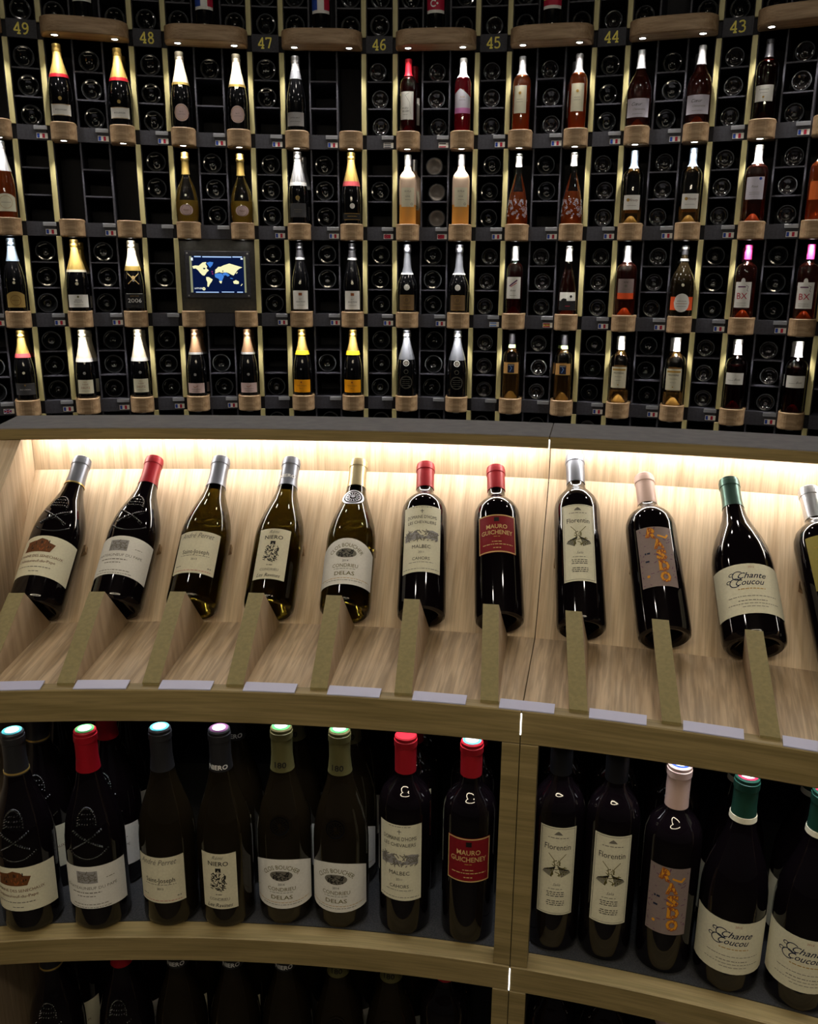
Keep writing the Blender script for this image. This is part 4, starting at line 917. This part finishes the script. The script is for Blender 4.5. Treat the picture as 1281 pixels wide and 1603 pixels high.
FIN = [.0948 + .0468 * (k - 5) for k in range(1, 15)]
TOPT = [-.0790, -.0353, .0056, .0492, .0909, .1321, .1746, .2206, .2608, .3070, .3484, .392, .435, .478]
def polar(th, r, z): return Vector((CF.x + r * math.sin(th), CF.y + r * math.cos(th), E_(z)))
RC, RA = 2.7205, 2.472
def rack_frame(k):
    tf, tt = FIN[k], TOPT[k]; tc = tf + (tt - tf) * .2
    return tf, tc, tt
FB = (.001, 0, .0004, -.0002, -.001, -.002, -.0033, -.0042, -.0042, -.0036, -.0036)
def fin(k, parent):
    tf, tc, tt = rack_frame(k)
    A, C = polar(tf, RA, -.5365), polar(tc, RC, -.545)
    B = polar(tf + (tc - tf) * .5 - .0016 + FB[min(k, 10)], 2.637, -.4610)
    d = Vector((C.x - A.x, C.y - A.y, 0)).normalized(); p = Vector((d.y, -d.x, 0)) * .0118
    A2 = A + Vector((0, 0, .004))
    org = (A + C) / 2; v = []
    for s in (-1, 1):
        for q in (A, C, B, A2): v.append(tuple(q + p * s - org))
    f = [(0, 1, 2, 3), (7, 6, 5, 4)] + [(i, 4 + i, 4 + (i + 1) % 4, (i + 1) % 4) for i in range(4)]
    part('bottle_support', mesh('bottle_support', v, f, [G['oak_fin'], G['olive_laminate']], fm=[0, 0, 0, 0, 1, 1]), parent, Matrix.Translation(org))
    # small wedges on the panel that keep the bottle from rolling
    for s in (-1, 1):
        sp = .135; q = polar(tc + (tt - tc) * .45, RC + sp * SL, -.545 + sp * CLM)
        Mx = Matrix.Translation(q) @ Matrix.Rotation(-tc, 4, 'Z') @ Matrix.Rotation(-LAM, 4, 'X') @ Matrix.Translation((s * .026, -.0015, 0))
        key = ('wedge', s)
        if key not in CACHE:
            vv = [(0, 0, -.012), (s * .012, 0, -.006), (s * .012, -.012, -.006), (0, 0, .010), (s * .012, 0, .006), (s * .012, -.012, .006)]
            CACHE[key] = mesh('wedge', vv, [(0, 1, 2), (3, 5, 4), (0, 3, 4, 1), (1, 4, 5, 2), (2, 5, 3, 0)], G['oak_block'])
        part('wedge', CACHE[key], parent, Mx)
def rack_bottle_M(k, rad, L):
    tf, tc, tt = rack_frame(k)
    b = polar(tc + (tf - tc) * .08, RC - rad * CLM + .0012 * SL, -.545 + rad * SL + .0012 * CLM + .0006)
    rb = RC - rad * CLM
    tp = polar(tt, rb + L * SL, -.545 + rad * SL + L * CLM)
    z = (tp - b).normalized(); d = Vector((math.sin(tc), math.cos(tc), 0)); x = Vector((d.y, -d.x, 0)); y = z.cross(x).normalized(); x = y.cross(z).normalized()
    return Matrix(((x.x, y.x, z.x, b.x), (x.y, y.y, z.y, b.y), (x.z, y.z, z.z, b.z), (0, 0, 0, 1)))
for k in range(14):
    tf = FIN[k]; cb = cabL if tf < TS - .004 else cabR
    fin(k, cb)
    org = polar(tf + .02, 2.465, -.533)
    me = sweep('price_tag', [(2.4590, E_(-.5359)), (2.4800, E_(-.5335)), (2.4800, E_(-.5320)), (2.4590, E_(-.5344))], tf + .0056, tf + .0345, 4, G['tag_plastic'], CF, tuple(org))
    part('price_tag', me, cb, Matrix.Translation(org), 'pale plastic price strip')

# ------------------------------------------------------------------ wines of the front cabinets
def chateau(f):
    rr = random.Random(3)
    f.poly([(-.032, .084), (.012, .084), (.018, .098), (.008, .101), (.004, .106), (-.006, .109), (-.014, .105), (-.028, .103)], 'ink_brown')
    for i in range(26): x = rr.uniform(-.03, .012); z = rr.uniform(.085, .100); f.line([(x, z), (x + rr.uniform(-.002, .002), z + rr.uniform(.002, .006))], .0012, 'ink_rust' if i % 2 else 'ink_black')
    f.text('DOMAINE DES SENECHAUX', -.004, .076, .0048, 'ink_brown', width=.078); f.text('Châteauneuf-du-Pape', -.006, .066, .0050, 'ink_brown', width=.062)
    f.small(-.035, .02, .056, .0013, 'ink_grey', 4); f.small(-.012, .004, .048, .0012, 'ink_grey', 5)
def pape(f):
    f.rect(-.020, .010, .084, .104, 'paper_grey', 3); f.scatter(-.018, .008, .086, .102, 'ink_grey', 40, .005, 2); f.text('A C', -.005, .094, .010, 'ink_grey', width=.020); f.small(.022, .034, .090, .001, 'ink_grey', 1)
    f.text('CHATEAUNEUF DU PAPE', -.002, .076, .0048, 'ink_grey', width=.078); f.small(-.03, .014, .068, .0016, 'ink_grey', 2); f.small(-.022, .006, .062, .0013, 'ink_grey', 3); f.small(-.03, .022, .048, .0012, 'ink_grey', 6); f.small(-.034, .026, .043, .001, 'ink_grey', 7)
def joseph(f):
    f.text('André Perret', -.002, .114, .0095, 'ink_grey', width=.056, shear=.4); f.text('Saint-Joseph', 0, .082, .0078, 'ink_black', width=.044); f.small(-.024, .024, .076, .0009, 'ink_grey', 1)
    f.text('2013', 0, .069, .0036, 'ink_black'); f.small(-.030, -.020, .057, .0012, 'ink_grey', 2); f.small(.024, .030, .055, .0018, 'ink_grey', 3); f.small(-.032, .032, .0485, .0008, 'ink_red', 4)
def niero(f):
    f.text('Rémi', 0, .1255, .0055, 'ink_grey', shear=.4); f.text('NIERO', 0, .1165, .0064, 'ink_black', width=.030, bold=.01); f.rect(-.004, .004, .104, .110, 'ink_black', 2); f.poly([(-.002, .104), (.002, .104), (0, .1075)], 'paper_cream')
    f.scatter(-.011, .011, .076, .102, 'ink_black', 70, .005, 8); f.small(-.005, .005, .071, .0013, 'ink_grey', 1); f.text('CONDRIEU', 0, .064, .0042, 'ink_grey', width=.030); f.text('Les Ravines', 0, .055, .0058, 'ink_black', width=.038, shear=.35)
def delas(f):
    f.text('CLOS BOUCHER', 0, .104, .0068, 'ink_olive', width=.062, arc=.034); f.disc(0, .090, .017, 'ink_grey', 22, .0080); f.scatter(-.012, .012, .084, .095, 'ink_black', 40, .005, 4)
    f.text('2014', 0, .077, .0036, 'ink_black'); f.text('CONDRIEU', 0, .069, .0060, 'ink_olive', width=.042); f.small(-.018, .018, .0635, .0008, 'ink_grey', 1); f.text('DELAS', 0, .056, .0062, 'ink_olive', width=.032, bold=.01); f.small(-.044, .044, .048, .0008, 'ink_gold', 2); f.small(-.03, .03, .0445, .0009, 'ink_grey', 3)
def malbec(f):
    f.line([(0, .186), (0, .179)], .0008, 'ink_black'); f.line([(-.003, .183), (.003, .183)], .0008, 'ink_black'); f.small(-.016, .016, .1895, .0009, 'ink_grey', 9)
    f.text("DOMAINE D'HOMS", 0, .173, .0055, 'ink_black', width=.050); f.text('LES CHEVALIERS', 0, .164, .0050, 'ink_black', width=.048)
    f.poly([(-.029, .134), (-.029, .145), (-.022, .150), (-.016, .147), (-.010, .151), (-.002, .143), (.004, .140), (.010, .142), (.010, .150), (.018, .151), (.028, .149), (.028, .136), (.0, .137)], 'paper_grey')
    f.scatter(-.028, .027, .134, .150, 'ink_grey', 80, .006, 6); f.text('MALBEC', 0, .124, .0058, 'ink_black', width=.030); f.text('2011', 0, .115, .0036, 'ink_grey'); f.text('CAHORS', 0, .105, .0050, 'ink_black', width=.028); f.small(-.02, .02, .099, .0008, 'ink_grey', 2); f.small(-.030, .030, .089, .0009, 'ink_grey', 3)
def mauro(f):
    for (a, b, c, d) in ((-.0318, .0318, .1225, .1242), (-.0318, .0318, .1838, .1855)): f.rect(a, b, c, d, 'ink_pale_gold', 8)
    f.rect(-.0318, -.0303, .1225, .1855, 'ink_pale_gold', 1); f.rect(.0303, .0318, .1225, .1855, 'ink_pale_gold', 1)
    f.rect(-.004, .004, .174, .181, 'ink_black', 1); f.text('MAURO', 0, .1655, .0072, 'ink_pale_gold', width=.034, bold=.01); f.text('GUICHENEY', 0, .1555, .0072, 'ink_pale_gold', width=.052, bold=.01); f.small(-.005, .005, .1485, .001, 'ink_gold', 0)
    f.small(-.008, .008, .1400, .0012, 'ink_pale_gold', 1); f.small(-.024, .026, .1355, .0012, 'ink_pale_gold', 2); f.small(-.006, .006, .1295, .0014, 'ink_pale_gold', 3)
def florentin(f):
    a, b, c, d = -.0235, .0235, .0655, .1930
    f.line([(a, c), (b, c), (b, d), (a, d), (a, c)], .0006, 'ink_grey'); f.poly([(-.006, .184), (.006, .184), (.003, .1875), (0, .1895), (-.003, .1875)], 'ink_grey'); f.small(-.014, .014, .1795, .0010, 'ink_grey', 1)
    f.text('Florentin', 0, .166, .0085, 'ink_black', width=.036)
    for s in (-1, 1):
        f.line([(s * .012, .156), (s * .004, .147), (s * .003, .138)], .0009, 'ink_olive')
        for q in range(9): f.line([(s * .002, .137), (s * (.004 + q * .0016), .133 - q * .0003), (s * (.007 + q * .0015), .121 + q * .0007)], .0010, 'ink_black')
    f.scatter(-.014, .014, .124, .135, 'ink_olive', 22, .005, 3); f.scatter(-.005, .005, .137, .146, 'ink_olive', 14, .004, 5); f.text('Salia', .001, .110, .0042, 'ink_grey', shear=.4); f.small(-.010, .010, .103, .0008, 'ink_grey', 1)
    for i, z in enumerate((.098, .095, .092, .0845, .0815, .0785)): f.small(-.012 + .001 * (i % 2), .013, z, .0011, 'ink_black', 3 + i)
def raspo(f):
    for i, ch in enumerate('RASDO'):
        x, z = (-.004, .004, .007, .009, .009)[i], .176 - i * .0195
        f.text(ch, x, z, .0165, 'ink_rust', width=.0165, bold=.075, rot=(-.25, .1, 0, 0, 0)[i]); f.text(ch, x - .0003, z + .0003, .0158, 'ink_amber', width=.0155, bold=.035, rot=(-.25, .1, 0, 0, 0)[i])
    f.line([(.004, .172), (.016, .168), (.020, .174)], .003, 'ink_amber'); f.scatter(-.026, .026, .083, .186, 'ink_purple', 40, .004, 2); f.small(-.018, -.010, .140, .003, 'ink_navy', 1); f.small(-.018, -.011, .126, .003, 'ink_navy', 2); f.disc(-.016, .100, .0025, 'ink_amber', 6)
def chante(f):
    f.text('2012', .004, .110, .0032, 'ink_rust'); f.text('Chante', .004, .096, .0098, 'ink_navy', width=.040, shear=.45, bold=.008); f.text('Coucou', .000, .085, .0098, 'ink_navy', width=.040, shear=.45, bold=.008)
    for z, x in ((.0965, -.016), (.0855, -.021)): f.ring(x, z, .0085, .0014, 'ink_navy', 18, .0075, .7, 5.4); f.ring(x - .009, z + .003, .004, .0012, 'ink_navy', 14, .003, 0, 4.6)
    f.small(-.018, .020, .074, .0014, 'ink_gold', 1); f.small(-.034, .036, .062, .0009, 'ink_grey', 2); f.small(-.020, .020, .055, .0012, 'ink_grey', 3); f.small(-.036, .038, .050, .0009, 'ink_grey', 4); f.small(-.015, .02, .045, .0009, 'ink_grey', 5)
FW = {
 'chateau': dict(key='chateau', seg=40, prof='burg', kr=1.04, glass='red_wine_glass', cap=('foil_steel', .240, 'ink_teal'), bands=[('foil_gold', .240, .2425, .0012)], labels=[lab(.036, .114, .056, 'paper_ivory', 'swoop', chateau)], extra=[crest_parts]),
 'pape': dict(key='pape', seg=40, prof='burg', kr=1.04, glass='red_wine_glass', cap=('foil_red', .240, 'ink_green'), labels=[lab(.036, .112, .056, 'paper_white', 'swoop', pape)], extra=[crest_parts]),
 'joseph': dict(key='joseph', seg=40, prof='burg', kr=1.02, glass='olive_solid', cap=('foil_steel', .236, 'ink_teal'), labels=[lab(.044, .122, .037, 'paper_cream', 'rect', joseph)]),
 'niero': dict(key='niero', seg=40, prof='burg', kr=1.0, glass='olive_solid', cap=('foil_steel', .238, 'ink_purple'), captext=('NIERO', .256, .007, 'ink_white'), labels=[lab(.036, .130, .0270, 'paper_cream', 'rect', niero, src=(.049, .131))]),
 'delas': dict(key='delas', seg=40, prof='burg', kr=1.0, glass='olive_solid', cap=('foil_pale', .240, 'ink_green'), labels=[lab(.031, .116, .053, 'paper_white', 'arch', delas, src=(.038, .116))], extra=[seal_parts(.207, .0185, 'ink_black', 'foil_silver')]),
 'malbec': dict(key='malbec', seg=40, prof='bord', kr=1.03, glass='red_wine_glass', cap=('foil_crimson', .246), labels=[lab(.062, .188, .0335, 'paper_ivory', 'rect', malbec, src=(.084, .192))]),
 'mauro': dict(key='mauro', seg=40, prof='bord', kr=1.03, glass='red_wine_glass', cap=('foil_crimson', .250, 'ink_teal'), labels=[lab(.106, .178, .0322, 'paper_red', 'rect', mauro, src=(.122, .186))]),
 'florentin': dict(key='florentin', seg=40, prof='bord', kr=1.01, kz=1.115, glass='red_wine_glass', cap=('foil_steel', .245), labels=[lab(.066, .208, .026, 'paper_ivory', 'rect', florentin, src=(.063, .195))]),
 'raspo': dict(key='raspo', seg=40, prof='bord', kr=1.06, glass='red_wine_glass', cap=('foil_blush', .240, 'ink_blue'), labels=[lab(.068, .174, .028, 'paper_mauve', 'rect', raspo, src=(.082, .188))]),
 'chante': dict(key='chante', seg=40, prof='burg', kr=1.10, glass='red_wine_glass', cap=('foil_teal', .243, 'ink_red'), labels=[lab(.034, .116, .062, 'paper_ivory', 'rect', chante)]),
 'golden': dict(key='golden', seg=40, prof='bord', kr=1.05, glass='red_wine_glass', cap=('foil_silver', .240), labels=[lab(.10, .19, .030, 'paper_olive', 'rect', P_lines(.02, (.13, .15, .17), 'ink_gold'))]),
}
# the standing stock wears darker capsules and darker glass
for n_, ch in (('niero', dict(glass='brown_glass', cap=('foil_dark', .240, 'ink_purple'))), ('joseph', dict(glass='brown_glass', cap=('foil_dark', .238, 'ink_teal'))), ('delas', dict(glass='brown_glass', cap=('foil_olive', .236, 'ink_green'), captext=('180', .256, .009, 'ink_black'), extra=[seal_parts(.170, .0165, 'dark_glass', 'brown_glass')])),
               ('chateau', dict(cap=('foil_dark', .238, 'ink_teal'))), ('pape', dict()), ('malbec', dict()), ('mauro', dict()), ('florentin', dict(cap=('foil_black', .246), kr=.985)), ('raspo', dict()), ('chante', dict(cap=('foil_green', .240, 'ink_red'), bands=[('paper_cream', .240, .2475, .0013)]))):
    d = dict(FW[n_]); d.update(ch); d['kz'] = d.get('kz', 1.035)
    if n_ == 'chante': d['kr'] = 1.065
    if n_ == 'raspo': d['kr'] = 1.03
    d["key"] = n_ + "_stock"; FW[n_ + '_stock'] = d
G_DESC = {'chateau': 'dark red wine bottle with brown castle label', 'pape': 'dark bottle with grey picture label and red capsule', 'joseph': 'white wine bottle with cream script label', 'niero': 'slim-labelled olive wine bottle with dark capsule',
          'delas': 'olive wine bottle with white arched label and seal', 'malbec': 'red-capped bottle with tall ivory castle label', 'mauro': 'red-capped bottle with dark red label', 'florentin': 'slender bottle with narrow tall ivory label',
          'raspo': 'dark bottle with mauve label and yellow letters', 'chante': 'wide bottle with large ivory script label', 'golden': 'bottle with olive gold label at right edge'}
seq = ['chateau', 'pape', 'joseph', 'niero', 'delas', 'malbec', 'mauro', 'florentin', 'raspo', 'chante', 'golden']
G['olive_cap'] = G['foil_gold']
for k, n_ in enumerate(seq):
    s = FW[n_]; p = PROF[s['prof']]; rad = max(r for r, z in p) * s.get('kr', 1); L = p[-1][1] * s.get('kz', 1)
    bottle(s, rack_bottle_M(k, rad + .0008, L), G_DESC[n_] + ', leaning on the lit slanted rack', 'bottles leaning on the slanted rack')

def shelf_bottle(n_, th, z, r, label, grp):
    s = FW[n_ + '_stock']
    bottle(s, frontM(th, r, E_(z) + .0016) @ Matrix.Rotation(RL.uniform(-.1, .1), 4, 'Z'), label, grp)
PLC = ('front', 'second deep', 'third deep', 'fourth deep')
MID = [('chateau', -.0842, 3), ('pape', -.0436, 4), ('joseph', -.0015, 1), ('niero', .0329, 2), ('delas', .0679, 3), ('delas', .1018, 3), ('malbec', .1402, 3), ('mauro', .1778, 2),
       ('florentin', .2274, 2), ('florentin', .2573, 2), ('raspo', .2896, 3), ('chante', .3232, 2), ('chante', .3602, 2)]
NTH = ('leftmost', 'second', 'third', 'fourth', 'fifth', 'sixth', 'seventh', 'eighth', 'ninth', 'tenth', 'eleventh', 'twelfth', 'thirteenth')
for i, (n_, th, cnt) in enumerate(MID):
    rad = .0412 * FW[n_].get('kr', 1) if FW[n_]['prof'] == 'burg' else .0378 * FW[n_].get('kr', 1)
    for d in range(cnt):
        r = (2.4945 if n_ in ('florentin', 'raspo') else 2.486 if i > 3 else 2.474 if i > 1 else 2.468) + rad + d * (2 * rad + .006)
        shelf_bottle(n_, th, -.936, r, '%s, middle shelf, %s from left, %s' % (G_DESC[n_].replace(' and seal', '').replace(' and red capsule', '').replace(' with dark capsule', ''), NTH[i], PLC[d]), 'bottles standing on the middle shelf')
LOW = [('chateau', -.0835, 2), ('pape', -.040, 2), ('niero', -.0045, 2), ('niero', .0305, 2), ('niero', .0640, 2), ('delas', .0975, 2), ('delas', .1310, 2), ('mauro', .1650, 2), ('florentin', .2300, 2), ('florentin', .262, 1), ('raspo', .296, 1), ('chante', .332, 1)]
for i, (n_, th, cnt) in enumerate(LOW):
    rad = .0412 * FW[n_].get('kr', 1) if FW[n_]['prof'] == 'burg' else .0378 * FW[n_].get('kr', 1)
    for d in range(cnt):
        r = 2.502 + rad + d * (2 * rad + .006)
        shelf_bottle(n_, th, -1.306, r, '%s, bottom shelf, %s from left, %s' % (G_DESC[n_].replace(' and seal', '').replace(' and red capsule', '').replace(' with dark capsule', ''), NTH[i], PLC[d]), 'bottles standing on the bottom shelf')
for o in col.objects:
    if o.type == 'MESH' and o.parent is None and 'kind' not in o and 'label' not in o: print('NO LABEL', o.name)
